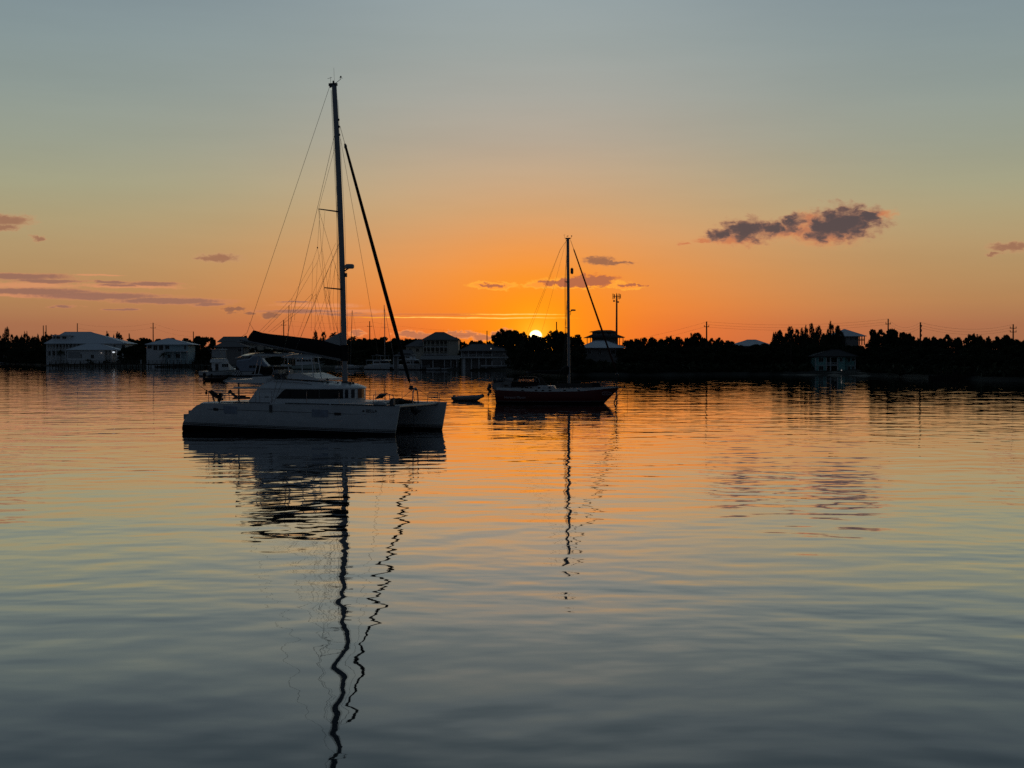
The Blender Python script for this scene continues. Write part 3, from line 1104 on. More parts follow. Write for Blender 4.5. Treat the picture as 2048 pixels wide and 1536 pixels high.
    ft, fb_ = P(680, 252, 0), P(829, 803, 0)
    fb_ = Vector((6.36, 0, 1.6))
    wire([ft, fb_], 'forestay', .012)
    b = MB()
    fs0, fs1 = ft.lerp(fb_, .065), ft.lerp(fb_, .945)
    b.tube([tuple(ft.lerp(fb_, t)) for t in (.065, .075, .2, .45, .7, .88, .925)], [.05, .07, .085, .105, .115, .10, .06], 8)
    gen = b.build('furled_genoa', BLACKCAN, cat, smooth=50)
    b = MB()
    q = ft.lerp(fb_, .945)
    b.lathe([(.05, -.10), (.15, -.08), (.16, 0), (.10, .03), (.13, .10), (.05, .14)], tuple(q), 12)
    b.build('furling_drum', DARKALU, gen, smooth=40)
    b = MB()
    q = ft.lerp(fb_, .075)
    b.blob(tuple(q), .08, .08, .14, j=.1)
    b.build('furler_swivel', DARKALU, gen)
    # lazy jacks on both sides of the sail
    for sgn in (-1, 1):
        y = sgn * .28

        def q(px, py):
            v = P(px, py, 0)
            return Vector((v.x, y * (1 - abs(py - 421) / 900), v.z))
        w_ = [[(645, 421), (639.5, 496)], [(639.5, 496), (630, 524), (595, 585), (588, 597), (522, 664)], [(639.5, 496), (652, 575), (666, 661)],
              [(630, 524), (628, 588)], [(628, 588), (600, 618), (541, 664)], [(628, 588), (647, 664)], [(628, 588), (626, 662)],
              [(588, 597), (585, 640)], [(676, 487), (634, 577), (599, 672)], [(668, 525), (655, 595), (632, 660)], [(666, 530), (662, 600), (672, 665)],
              [(651, 577), (664, 661)]]
        b = MB()
        for seg in w_:
            b.tube([q(*s_) for s_ in seg], .0065, 4)
        if sgn < 0:
            b.blob(tuple(q(639.5, 496)), .04, .03, .05, j=0)
        b.build('lazy_jack', ROPE, boom)

    # ---------------- deck hardware
    def post(px, py0, py1, y, r=.016):
        v = P(px, py1, y)
        b = MB()
        b.tube([(v.x, y, v.z), (v.x, y, P(px, py0, y).z)], r, 5)
        b.build('stanchion', STEEL, cat)
    for px, a, c in ((511.5, 784, 805), (519, 784, 805), (543, 783, 806), (613, 783, 807), (678, 785, 808)):
        post(px, a, c, -HB - .72)
    for px, a, c in ((751, 781, 805), (779, 789, 806), (804, 783, 806), (565, 783, 800)):
        post(px, a, c, HB + .55)
    b = MB()
    for dz in (0, -.28):
        b.tube([P(459, 787, -3.6) + Vector((0, 0, dz)), P(511, 784, -3.6) + Vector((0, 0, dz))], .006, 4)
        b.tube([P(519, 784, -3.65) + Vector((0, 0, dz)), P(613, 783.5, -3.65) + Vector((0, 0, dz)), P(678, 785.5, -3.6) + Vector((0, 0, dz)), P(747, 789, -3.3) + Vector((0, 0, dz))], .006, 4)
        b.tube([P(690, 781, 3.5) + Vector((0, 0, dz)), P(779, 781, 3.5) + Vector((0, 0, dz)), P(804, 784, 3.4) + Vector((0, 0, dz)), P(856, 787, 3.2) + Vector((0, 0, dz))], .006, 4)
    b.build('lifeline', WIRE, cat)

    def rail(name, segs, r=.018):
        b = MB()
        for y, pts in segs:
            b.tube([P(a, c, y) for a, c in pts], r, 6)
        return b.build(name, STEEL, cat)
    rail('bow_rail', [(-3.3, [(747, 811), (747, 790), (749, 788.6), (784, 788.6), (786.5, 790), (787, 806)]), (-3.1, [(779, 789), (779.5, 800)])])
    rail('bow_rail', [(3.1, [(855, 804), (856, 787), (858, 785.4), (876, 785.6), (878, 787), (879.5, 806)]), (3.1, [(856, 795.5), (876, 795.5)]), (3.1, [(875, 786), (876.5, 805)])])
    rail('stern_rail', [(-3.5, [(417, 806), (417, 783)]), (-3.5, [(443, 802), (444, 787), (458, 787), (459, 800)]), (-3.5, [(448, 787), (450, 799)]), (-3.5, [(454, 788), (456, 787), (458, 789)])])
    rail('hoop', [(0, [(829.5, 805)]), ], .02) if False else None
    b = MB()
    xh = 6.36
    pts = [(xh, -.36, 1.55), (xh, -.31, 2.1), (xh, -.22, 2.36), (xh, -.08, 2.46), (xh, .06, 2.46), (xh, .2, 2.34), (xh, .3, 2.05), (xh, .36, 1.55)]
    b.tube(pts, .032, 7)
    b.blob((xh, .05, 2.38), .09, .07, .08, j=.1)
    b.build('striker_hoop', STEEL, cat, smooth=50)
    b = MB()
    b.tube([(xh, -.1, 2.44), (xh, -HB + .3, 1.62)], .012, 4)
    b.tube([(xh, .1, 2.44), (xh, HB - .3, 1.62)], .012, 4)
    b.build('striker_wire', WIRE, cat)
    b = MB()   # open deck hatch
    q = [P(751, 796.5, -1.2), P(761, 787.5, -1.2), P(768, 787, -1.2), P(756, 797, -1.2)]
    b.tube([q[0], q[1], q[2], q[3], q[0]], .025, 5)
    b.add([tuple(v + Vector((0, -.02, 0))) for v in q] + [tuple(v + Vector((0, .5, 0))) for v in q], [(0, 1, 2, 3), (7, 6, 5, 4), (0, 4, 5, 1), (1, 5, 6, 2), (2, 6, 7, 3), (3, 7, 4, 0)])
    b.build('deck_hatch', HATCHG, cat)
    b = MB()
    for px, py, rx_, rz_, y in ((795, 804, .34, .17, -1.0), (788, 806, .2, .26, -1.6), (808, 804, .45, .13, 0), (818, 804, .3, .11, .6), (797, 800, .35, .1, .9)):
        v = P(px, py, y)
        b.blob((v.x, y, v.z), rx_, .4, rz_, seed=px, j=.14)
    b.build('foredeck_cushion', BLACKCAN, cat, smooth=60)
    b = MB()
    for px, py in ((757, 807), (763, 809)):
        v = P(px, py, -2.6)
        b.blob((v.x, -2.6, v.z), .3, .25, .12, seed=py, j=.1)
    b.build('deck_fender', GEL2, cat, smooth=60)
    b = MB()
    v = P(785.5, 806, -2.9)
    b.box(v.x - .1, v.x + .1, -3.0, -2.8, 1.6, 1.95)
    b.build('bow_cleat_box', DARKALU, cat)
    # gear lying on the stern deck
    b = MB()
    poly = [(P(a, c, -2.6).x, P(a, c, -2.6).z) for a, c in [(470, 798), (474, 794), (487, 791), (485, 795), (494, 793.5), (495, 798)]]
    b.prism(poly, -2.9, -2.3)
    b.build('stern_gear', DARKALU, cat)
    b = MB()
    b.tube([P(459, 783, -2.7), P(463, 786, -2.7), P(474, 795, -2.7)], [.09, .07, .09], 6)
    b.tube([P(458.5, 782.5, -2.7), P(461, 784.5, -2.7)], .12, 6)
    b.build('stern_davit', DARKALU, cat)
    # ensign hanging from the bimini's after edge, folded over the cockpit roof
    fx, fz = P(471, 731, -1.5), P(484, 750.5, -1.5)
    fm = bpy.data.materials.new('striped_flag_cloth')
    fm.use_nodes = True
    t = fm.node_tree
    n = NG(t)
    x_, y__, z_ = n.sep(t.nodes.new('ShaderNodeTexCoord').outputs['Object'])
    lo_, hi_ = P(477, 750, -1.5), P(471, 731, -1.5)
    al = n.m('ADD', n.m('MULTIPLY', n.m('SUBTRACT', x_, lo_.x), .80), n.m('MULTIPLY', n.m('SUBTRACT', z_, lo_.z), -.60))
    st_ = n.m('GREATER_THAN', n.m('FRACT', n.m('MULTIPLY', al, 9.0)), .55)
    low = n.m('LESS_THAN', z_, lo_.z + .27)
    t.links.new(n.mix(n.m('MULTIPLY', st_, low), (.02, .018, .03, 1), (.75, .75, .77, 1)), t.nodes['Principled BSDF'].inputs['Base Color'])
    b = MB()
    cor = [(471.5, 730.5), (476, 736), (481, 743.5), (485.5, 749.5), (473, 751.5), (470.2, 751), (470.5, 742)]
    ff = [P(a, c, -2.0) for a, c in cor]
    cc = sum(ff, Vector()) / len(ff)
    vs = [tuple(v + Vector((0, .05 * math.sin(i * 2.1), 0))) for i, v in enumerate(ff)]
    nn = len(vs)
    b.add(vs + [(x, y + .03, z) for x, y, z in vs], [tuple(range(nn)), tuple(range(2 * nn - 1, nn - 1, -1))] + [(i, (i + 1) % nn, nn + (i + 1) % nn, nn + i) for i in range(nn)])
    tl = [P(474, 757.5, -2.2), P(472, 762, -2.2), P(471, 764.5, -2.2), P(473.5, 759, -2.2)]
    fl = b.build('flag', fm, cat)
    b = MB()
    b.tube([P(471, 730, -2.0), P(478, 739, -2.0), P(486, 750, -2.0)], .014, 5)
    b.build('flagstaff', DARKALU, fl)
    # heap of anchor gear under the crossbeam
    b = MB()
    for px, py, r_ in ((829, 816, .2), (834, 820, .24), (838, 816, .16)):
        v = P(px, py, .1)
        b.blob((6.3, v.y + (px - 832) * .03, v.z), r_, r_, r_, seed=px, j=.25)
    b.tube([(6.3, -.05, 1.25), (6.28, -.05, .02)], .014, 5)
    b.build('anchor_gear', DARKALU, cat)
    return cat


CAT = make_catamaran()


def make_stern_gear():
    """fishing rod and tilted outboard on the near stern"""
    P = CF.p
    o = P(430, 803, -3.2)
    w = Vector((CF.cx + CF.c * o.x + CF.s * -3.2, CF.cy - CF.s * o.x + CF.c * -3.2, 1.5))
    fr = thing('fishing_rod', 'thin fishing rod slanting out over the near stern of the catamaran', 'fishing rod', w, -CF.th)
    L = lambda px, py, y=-3.2: P(px, py, y) - Vector((o.x, -3.2, 1.5))
    b = MB()
    b.tube([L(391, 764), L(404, 775), L(413, 781), L(432, 794), L(440, 799)], [.006, .012, .018, .028, .03], 5)
    b.build('rod', RUBBER, fr)
    b = MB()
    b.blob(tuple(L(412.5, 786)), .07, .06, .09, j=.1)
    b.blob(tuple(L(413, 781.5)), .05, .05, .05, j=.1)
    b.build('reel', RUBBER, fr)
    ob = thing('outboard_motor', 'small dark outboard motor tilted on the stern rail of the catamaran', 'outboard motor', w, -CF.th)
    b = MB()
    b.tube([L(418, 783.5), L(423, 783), L(432, 791), L(440, 797)], [.05, .09, .13, .09], 7)
    b.build('shaft', RUBBER, ob)
    b = MB()
    b.tube([L(421, 786), L(425, 790), L(427, 798), L(429, 803)], [.05, .06, .05, .05], 6)
    b.build('bracket', DARKALU, ob)
    b = MB()
    b.blob(tuple(L(441.5, 790)), .13, .14, .13, seed=3, j=.12)
    b.tube([L(440.5, 790), L(441, 797), L(437, 803)], [.09, .11, .08], 7)
    b.tube([L(441, 797), L(446, 799)], [.09, .05], 6)
    b.build('engine_cowl', RUBBER, ob, smooth=50)


make_stern_gear()

# ================================================================== red sailboat
HF = Frame(at(1110, 805.5, 125.5).x, 125.5, R(4))


def ship_hull(parent, m, st, zs, zk, rake_bow=.9, rake_stern=0.0, name='hull', zref=1.3):
    """st: list of (x, half width); zs / zk tables of sheer and keel heights"""
    rings = []
    x_end = st[-1][0]
    x_start = st[0][0]
    for x, w in st:
        s, k = interp(zs, x), interp(zk, x)
        f = max(0.0, (x - (x_end - 2.6)) / 2.6) ** 2
        fs = max(0.0, ((x_start + 1.2) - x) / 1.2)
        rg = []
        pr = [(1.0, s), (.99, s * .55), (.93, .12), (.72, k * .35), (.3, k * .8), (0, k)]
        for fy, z in pr:
            xx = x - f * rake_bow * (1 - z / zref) + fs * rake_stern * (1 - z / zref)
            rg.append((xx, -w * fy, z))
        for fy, z in reversed(pr[:-1]):
            xx = x - f * rake_bow * (1 - z / zref) + fs * rake_stern * (1 - z / zref)
            rg.append((xx, w * fy, z))
        rings.append(rg)
    return MB().loft(rings).build(name, m, parent, smooth=35)


def make_red_boat():
    P = HF.p
    t = HF.empty('sailboat', 'dark red single masted sailboat with white bulwark in front of the setting sun', 'sailboat')
    WY = -1.72
    x0, x1 = P(987, 790, WY).x, P(1237, 776, 0).x
    zs = [(x0, P(987, 780, WY).z), (P(1040, 782, WY).x, P(1040, 782, WY).z), (P(1090, 783.5, WY).x, P(1090, 783.5, WY).z), (P(1160, 782.5, WY).x, P(1160, 782.5, WY).z),
          (P(1200, 779, WY).x, P(1200, 779, WY).z), (x1, P(1237, 775, 0).z)]
    hm = stripe_mat('red_hull_paint', [(-1.0, (0.012, 0.006, 0.006)), (0.20, (0.24, 0.20, 0.20)), (0.245, (0.13, 0.008, 0.009))], span=3.2)
    st = [(x0, 1.05), (x0 + .5, 1.25), (x0 + 1.5, 1.5), (x0 + 3, 1.68), (x0 + 5, 1.74), (x0 + 7, 1.55), (x0 + 8.6, 1.15), (x0 + 9.8, .68), (x1 - .5, .25), (x1, .04)]
    zk = [(x0, -.2), (x0 + 2, -.8), (x1 - 2, -.8), (x1, -.3)]
    h = ship_hull(t, hm, st, zs, zk, rake_bow=1.25, rake_stern=.15)

    def w_(x):
        return interp(st, x)
    # white bulwark band along the sheer
    rings = []
    tp = [(x0, P(987, 775, WY).z), (P(1000, 775.5, WY).x, P(1000, 775.5, WY).z), (P(1100, 778.5, WY).x, P(1100, 778, WY).z), (P(1160, 777.5, WY).x, P(1160, 777, WY).z), (P(1200, 775, WY).x, P(1200, 775, WY).z), (x1, P(1237, 773.6, 0).z)]
    for sgn in (-1, 1):
        rings = []
        for i in range(15):
            x = x0 + (x1 - x0) * i / 14
            w = w_(x)
            zb, zt = interp(zs, x) - .01, interp(tp, x)
            rings.append([(x, sgn * (w + .015), zb), (x, sgn * (w + .03), zt), (x, sgn * (w - .05), zt), (x, sgn * (w - .05), zb)])
        b = MB()
        b.loft(rings)
        bw = b.build('bulwark', GEL, t)
        if sgn < 0:
            b = MB()
            for px in (1045, 1072, 1086, 1100, 1129, 1157):
                x = P(px, 781, WY).x
                z = P(px, 780.7, -w_(x)).z
                b.box(x - .11, x + .11, -w_(x) - .045, -w_(x) + .0, z - .045, z + .045)
            b.build('freeing_port', RUBBER, bw)
    # name and bow emblem
    xa, xb = P(1008, 797, WY).x, P(1051.5, 798, WY).x
    ya = -w_((xa + xb) / 2) - .02
    let = mat('faded_white_lettering', (0.55, 0.48, 0.48), 0.7)
    yaw = math.atan2(-(w_(xb) - w_(xa)), xb - xa)
    text('Harvest Moon', .33, let, h, (xa, -w_(xa) - .03, P(1008, 797, -w_(xa)).z), (R(90), 0, yaw), 'boat_name', width=(xb - xa) * .99)
    b = MB()
    ec = P(1213, 787, -.75)
    pts = []
    for k in range(25):
        a = 2 * math.pi * k / 24
        x = ec.x + .42 * math.cos(a) * (1 + .12 * math.cos(3 * a))
        z = ec.z + .15 * math.sin(a) * (1 + .15 * math.cos(2 * a))
        pts.append((x, -w_(x) * (.99 if z > .5 else .96) - .035, z))
    b.tube(pts, .016, 4)
    for k in range(3):
        x = ec.x - .22 + .2 * k
        b.tube([(x, -w_(x) - .03, ec.z - .05), (x + .12, -w_(x + .12) - .03, ec.z + .04)], .012, 4)
    b.build('bow_emblem', let, h)
    # aft deck box, cabin trunk, dodger
    b = MB()
    y = -1.15
    pl = [(P(a, c, y).x, P(a, c, y).z) for a, c in [(985, 779), (984, 768), (992, 765), (1006, 765), (1007, 764), (1023, 764), (1024, 779)]]
    b.prism(pl, -1.15, 1.0)
    b.build('aft_cabin', WALLG, t)
    b = MB()
    pl = [(P(a, c, y).x, P(a, c, y).z) for a, c in [(1024, 780), (1024, 771), (1080, 770.5), (1108, 772), (1112, 780)]]
    b.prism(pl, -1.1, 1.1)
    cab = b.build('coachroof', GEL, t)
    for px, w2 in ((1044, 2.6), (1053, 3.6), (1062, 2), (1078, 2.4), (1099, 2.4), (1012, 4.5)):
        b = MB()
        yy = -1.12 if px != 1012 else -1.17
        v = P(px, 775.5 if px != 1012 else 771.5, yy)
        b.box(v.x - w2 * .044, v.x + w2 * .044, yy, yy + .04, v.z - .06, v.z + .06)
        b.build('cabin_window', GLASS, cab)
    b = MB()
    pl = [(P(a, c, -1.2).x, P(a, c, -1.2).z) for a, c in [(1022, 774), (1023.5, 764), (1050, 763.5), (1075, 764.5), (1077, 771), (1050, 773.5)]]
    b.loft([[(x, -1.25, z) for x, z in pl], [(x, 0, z + .1) for x, z in pl], [(x, 1.25, z) for x, z in pl]])
    b.build('cockpit_cloth', mat('dark_maroon_canvas', (0.02, 0.006, 0.007), 0.95), t)
    # sprayhood with a pale window
    b = MB()
    pl = [(P(a, c, 0).x, P(a, c, 0).z) for a, c in [(1032, 756.5), (1036, 754), (1054, 752.5), (1070, 753.5), (1076, 756), (1077, 757.5), (1034, 758)]]
    b.prism(pl, -1.1, 1.1)
    dg = b.build('sprayhood', mat('dark_brown_canvas', (0.025, 0.015, 0.012), 0.9), t)
    b = MB()
    tm = bpy.data.materials.new('translucent_window_vinyl')
    tm.use_nodes = True
    tb = tm.node_tree.nodes['Principled BSDF']
    tb.inputs['Base Color'].default_value = (.75, .68, .6, 1)
    tb.inputs['Roughness'].default_value = .3
    tb.inputs['Transmission Weight'].default_value = .75
    pl = [(P(a, c, -1.1).x, P(a, c, -1.1).z) for a, c in [(1036, 763.5), (1037.5, 757), (1070, 756.5), (1067, 764)]]
    b.prism(pl, -1.1, -1.085)
    b.build('hood_window', tm, dg)
    b = MB()
    for px0, py0, px1, py1 in ((1036, 758, 1034, 764), (1070, 757, 1074, 766), (1077, 757, 1080, 767)):
        for yy in (-1.1, 1.1):
            b.tube([P(px0, py0, yy), P(px1, py1, yy)], .03, 5)
    b.build('hood_frame', STEEL, dg)
    # cowl ventilators / covered gear by the mast
    b = MB()
    for px, py, rx_, rz_ in ((1084, 767, .3, .42), (1088, 771, .35, .25), (1080, 760, .28, .28)):
        v = P(px, py, -.6)
        b.blob((v.x, -.6, v.z), rx_, .4, rz_, seed=px, j=.15)
    b.build('deck_gear', mat('tan_canvas', (0.06, 0.045, 0.035), 0.95), t, smooth=60)
    # weather cloth panels and rail on the foredeck
    b = MB()
    for a, c in ((1113, 1133), (1135, 1160), (1163, 1185)):
        pl = [(P(q, r_, -1.4).x, P(q, r_, -1.4).z) for q, r_ in [(a, 775.5), (a, 766.5), (c, 766.8), (c, 775)]]
        b.prism(pl, -1.42, -1.40)
    b.build('weather_cloth', mat('faded_grey_canvas', (0.085, 0.075, 0.07), 0.95), t)
    b = MB()
    pl = [(P(q, r_, -1.0).x, P(q, r_, -1.0).z) for q, r_ in [(1184, 775), (1184, 764.5), (1199, 765), (1200, 774)]]
    b.prism(pl, -.9, .5)
    b.build('deck_box', RUBBER, t)
    b = MB()
    for sgn in (-1, 1):
        for px in (988, 1005, 1023, 1112, 1134, 1161, 1184, 1200, 1229):
            x = P(px, 770, -1.4).x
            b.tube([(x, sgn * w_(x) * .97, interp(tp, x)), (x, sgn * w_(x) * .97, interp(tp, x) + .62)], .017, 5)
        for dz in (.62, .32):
            pts = []
            for i in range(13):
                x = x0 + .2 + (x1 - x0 - .3) * i / 12
                pts.append((x, sgn * w_(x) * .97, interp(tp, x) + dz))
            b.tube(pts, .011, 4)
    b.build('guard_rail', DARKALU, t)
    # stern frame with vane gear and fenders
    b = MB()
    for yy in (-.9, .9):
        b.tube([P(982, 778, yy), P(982.5, 757, yy), P(986, 753.5, yy), P(997, 755, yy), P(1009, 757, yy)], .035, 6)
        b.tube([P(1008, 779, yy), P(1008.5, 757, yy)], .03, 6)
    for px in (984, 1008):
        b.tube([P(px, 756, -.9), P(px, 756, .9)], .03, 5)
    b.build('stern_arch', DARKALU, t)
    b = MB()
    for px, py, r_ in ((979, 772, .16), (977, 777, .14), (980, 783, .15), (977, 789, .10), (990, 762, .2), (997, 763, .17), (1003, 761, .2)):
        v = P(px, py, -.5)
        b.blob((v.x, -.5, v.z), r_, .3, r_ * 1.25, seed=px * 3 + int(py), j=.3)
    b.tube([P(977, 776, -.4), P(976.5, 805, -.4)], .02, 5)
    b.tube([P(979, 780, -.4), P(985, 787, -.6), P(990, 789, -.7)], .015, 5)
    b.build('stern_gear', DARKALU, t)
    b = MB()
    v = P(1018, 758.5, -.4)
    b.box(v.x - .25, v.x + .35, -.6, .2, v.z - .28, v.z + .10)
    b.build('locker', WALLG, t)
    # mast, boom, rig
    m0, m1 = P(1138, 772, 0), P(1135.7, 477, 0)
    b = MB()
    rings = [[(m0.x + (m1.x - m0.x) * i / 8 + .125 * math.cos(2 * math.pi * k / 10), .09 * math.sin(2 * math.pi * k / 10), m0.z - .3 + (m1.z - m0.z + .3) * i / 8) for k in range(10)] for i in range(9)]
    b.loft(rings)
    ms = b.build('mast', ALU, t, smooth=50)

    def ma(py):
        q = (py - 772) / (477 - 772)
        return m0.lerp(m1, q)
    b = MB()
    b.box(m1.x - .22, m1.x + .24, -.08, .08, m1.z - .05, m1.z + .06)
    b.build('masthead', DARKALU, ms)
    b = MB()
    b.tube([(m1.x - .3, 0, m1.z), (m1.x - .3, 0, m1.z + .33)], .008, 4)
    b.tube([(m1.x - .4, 0, m1.z + .30), (m1.x - .22, 0, m1.z + .33)], .008, 4)
    b.tube([(m1.x - .1, 0, m1.z + .18), (m1.x + .05, 0, m1.z + .24)], .03, 4)
    b.tube([(m1.x + .3, 0, m1.z), (m1.x + .33, 0, m1.z + .22)], .01, 4)
    b.blob((m1.x + .33, 0, m1.z + .22), .06, .06, .05, j=.1)
    b.build('wind_instrument', DARKALU, ms)
    q = ma(542)
    b = MB()
    b.tube([(q.x + .3, 0, q.z - .26), (q.x + .34, 0, q.z - .18), (q.x + .34, 0, q.z + .18), (q.x + .28, 0, q.z + .26)], [.08, .13, .13, .08], 8)
    b.build('radar_reflector', DARKALU, ms)
    q = ma(621)
    b = MB()
    b.tube([(q.x + .1, 0, q.z - .12), (q.x + .28, 0, q.z - .04)], .03, 5)
    b.tube([(q.x + .1, 0, q.z - .40), (q.x + .2, 0, q.z - .36), (q.x + .2, 0, q.z - .12)], .02, 5)
    b.build('radar_bracket', DARKALU, ms)
    b = MB()
    b.lathe([(.2, -.06), (.23, -.02), (.22, .05), (.1, .08)], (q.x + .42, 0, q.z + .03), 14)
    b.build('radar_dome', DARKALU, ms, smooth=40)
    tips = {}
    for py in (565, 657):
        q = ma(py)
        for sgn in (-1, 1):
            b = MB()
            tip = (q.x - .28, sgn * 1.0, q.z + .1)
            b.tube([(q.x, 0, q.z), tip], [.035, .022], 5)
            b.build('spreader', DARKALU, ms)
            tips[(py, sgn)] = Vector(tip)

    def wire(pts, name='shroud', r=.010):
        b = MB()
        b.tube(pts, r, 4)
        b.build(name, WIRE, ms)
    for sgn in (-1, 1):
        cp = Vector((m0.x - .45, sgn * 1.6, 1.3))
        wire([m1, tips[(565, sgn)], tips[(657, sgn)], cp])
        wire([ma(567), tips[(657, sgn)], cp + Vector((.25, 0, 0))])
        wire([ma(660), cp + Vector((-.55, 0, 0))])
        wire([ma(660), cp + Vector((.9, 0, 0))])
    wire([m1, P(1120, 500, 0), P(1064, 640, -.3), P(1010, 770, -.9)], 'backstay', .0085)
    wire([m1, P(1121, 499, 0), P(1068, 640, .3), P(1016, 770, .9)], 'backstay', .0085)
    wire([m1 + Vector((-.1, 0, 0)), P(1088, 648, 0), P(1056, 752, 0)], 'topping_lift', .007)
    wire([m1 + Vector((-.18, .05, 0)), ma(760) + Vector((-.22, .05, 0))], 'halyard', .007)
    f0, f1 = P(1141, 480, 0), P(1241, 768, 0)
    b = MB()
    b.tube([tuple(f0.lerp(f1, s)) for s in (0, .06, .07, .3, .6, .88, .9, 1.0)], [.015, .02, .055, .075, .09, .075, .03, .03], 7)
    gn = b.build('furled_headsail', mat('dark_red_sail_cover', (0.05, 0.007, 0.005), 0.9), t, smooth=50)
    b = MB()
    q = f0.lerp(f1, .93)
    b.lathe([(.04, -.1), (.13, -.06), (.13, .04), (.05, .1)], tuple(q), 10)
    b.build('furling_drum', DARKALU, gn)
    e, gq = P(1052, 745.5, 0), P(1134, 745, 0)
    b = MB()
    b.tube([tuple(e), tuple(gq)], .075, 8)
    bo = b.build('boom', DARKALU, t, smooth=50)
    b = MB()
    cov = [(1056, 744, .06), (1075, 742.5, .12), (1100, 742.8, .16), (1122, 741.5, .22), (1128, 738, .36), (1133, 735.5, .44), (1138, 737, .36)]
    b.tube([(P(a, c, 0).x, 0, P(a, c, 0).z - r_ * .5) for a, c, r_ in cov], [r_ for a, c, r_ in cov], 8, flat=1.0)
    b.build('sail_cover', BLACKCAN, bo, smooth=50)
    # bow pulpit, platform and snubber
    b = MB()
    for sgn in (-1, 1):
        b.tube([P(1229, 774, sgn * .4), P(1230, 763, sgn * .4), P(1244, 762, sgn * .2), P(1249, 766, sgn * .1), P(1248, 775, sgn * .1)], .022, 5)
        b.tube([P(1230, 768, sgn * .4), P(1246, 768, sgn * .2)], .016, 5)
    b.box(P(1232, 775, 0).x, P(1252, 775, 0).x, -.2, .2, P(1240, 776, 0).z, P(1240, 774.5, 0).z)
    b.build('bow_pulpit', DARKALU, t)
    b = MB()
    b.tube([P(1247, 777, 0), P(1238, 788, 0), P(1232, 797, 0)], .022, 5)
    b.tube([P(1233, 792, 0), P(1231, 797, 0), P(1228, 806, 0)], .06, 5)
    b.tube([P(1254.5, 777, 0), P(1254.8, 836, 0)], .012, 4)
    b.build('anchor_rode', DARKALU, t)
    return t


make_red_boat()


def inflatable(name, label, cx, cy, th, L, cat='dinghy', motor=False, dark=False):
    F = Frame(cx, cy, th)
    t = F.empty(name, label, cat)
    m = mat('grey_hypalon_tube', (0.34, 0.33, 0.33), 0.6) if not dark else mat('dark_red_hypalon_tube', (0.03, 0.012, 0.012), 0.7)
    b = MB()
    r = L * .068
    w = L * .20
    pts = [(-L / 2, -w, r * 1.3), (-L / 4, -w * 1.05, r * 1.3), (L * .1, -w * 1.03, r * 1.4), (L * .30, -w * .8, r * 1.65), (L * .42, -w * .42, r * 2.1), (L * .46, 0, r * 2.3)]
    pts = pts + [(x, -y, z) for x, y, z in reversed(pts[:-1])]
    b.tube(pts, [r * .55, r, r, r, r * .95, r * .92, r * .95, r, r, r, r * .55], 10)
    tube = b.build('buoyancy_tube', m, t, smooth=60)
    b = MB()
    for sgn in (-1, 1):
        b.tube([(-L * .5, sgn * (w + r * .98), r * 1.35), (L * .1, sgn * (w * 1.02 + r), r * 1.45), (L * .3, sgn * (w * .8 + r * .9), r * 1.9)], r * .13, 4)
    b.build('rubbing_strake', RUBBER, tube)
    b = MB()
    st = [(-L * .47, w * .95, r * .9, -.12), (0, w * .95, r * .9, -.16), (L * .28, w * .7, r * 1.3, -.05), (L * .42, w * .1, r * 2.2, r * 1.2)]
    b.loft([[(x, -w_, z), (x, 0, k), (x, w_, z)] for x, w_, z, k in st])
    b.build('rigid_hull', RUBBER if dark else GEL2, t, smooth=30)
    b = MB()
    b.box(-L * .46, -L * .42, -w * .9, w * .9, r * .6, r * 2.6)
    b.build('transom', DARKALU, t)
    b = MB()
    b.box(-L * .12, -L * .02, -w, w, r * 1.9, r * 2.3)
    b.build('seat', DARKALU, t)
    if motor:
        b = MB()
        b.blob((-L * .50, 0, r * 4.1), r * 1.1, r * .8, r * 1.2, seed=4, j=.1)
        b.tube([(-L * .51, 0, r * 3.4), (-L * .54, 0, -.2)], [r * .6, r * .45], 7)
        b.build('outboard_engine', RUBBER, t, smooth=60)
        b = MB()
        b.blob((-L * .18, -.1, r * 3.2), r * .8, r * .9, r * 1.3, seed=8, j=.2)
        b.build('fuel_tank', RUBBER, t, smooth=60)
    return t


_p = at(936, 800, dist(801.5))
inflatable('dinghy', 'small empty grey inflatable dinghy trailing behind the dark red sailboat', _p.x, _p.y, R(6), 2.95)

# ================================================================== shore and terrain
SHORE = [(-900, 727), (0, 727), (90, 731), (150, 733.5), (400, 735), (560, 737), (700, 738), (800, 739.5), (860, 740), (1000, 742), (1060, 746), (1130, 750),
         (1300, 751), (1450, 749), (1640, 750), (1760, 752), (1860, 757), (2048, 762), (2900, 775)]


def shore_d(px):
    return dist(interp(SHORE, px))


def ground_z(px, d):
    s = shore_d(px)
    t = d - s
    return interp([(-6, -1.2), (0, -.15), (2, .55), (12, .95), (60, 1.8), (200, 3.2), (800, 4.0)], t)


def base_at(px, d):
    p = at(px, HORIZ, d)
    return Vector((p.x, d, ground_z(px, d)))


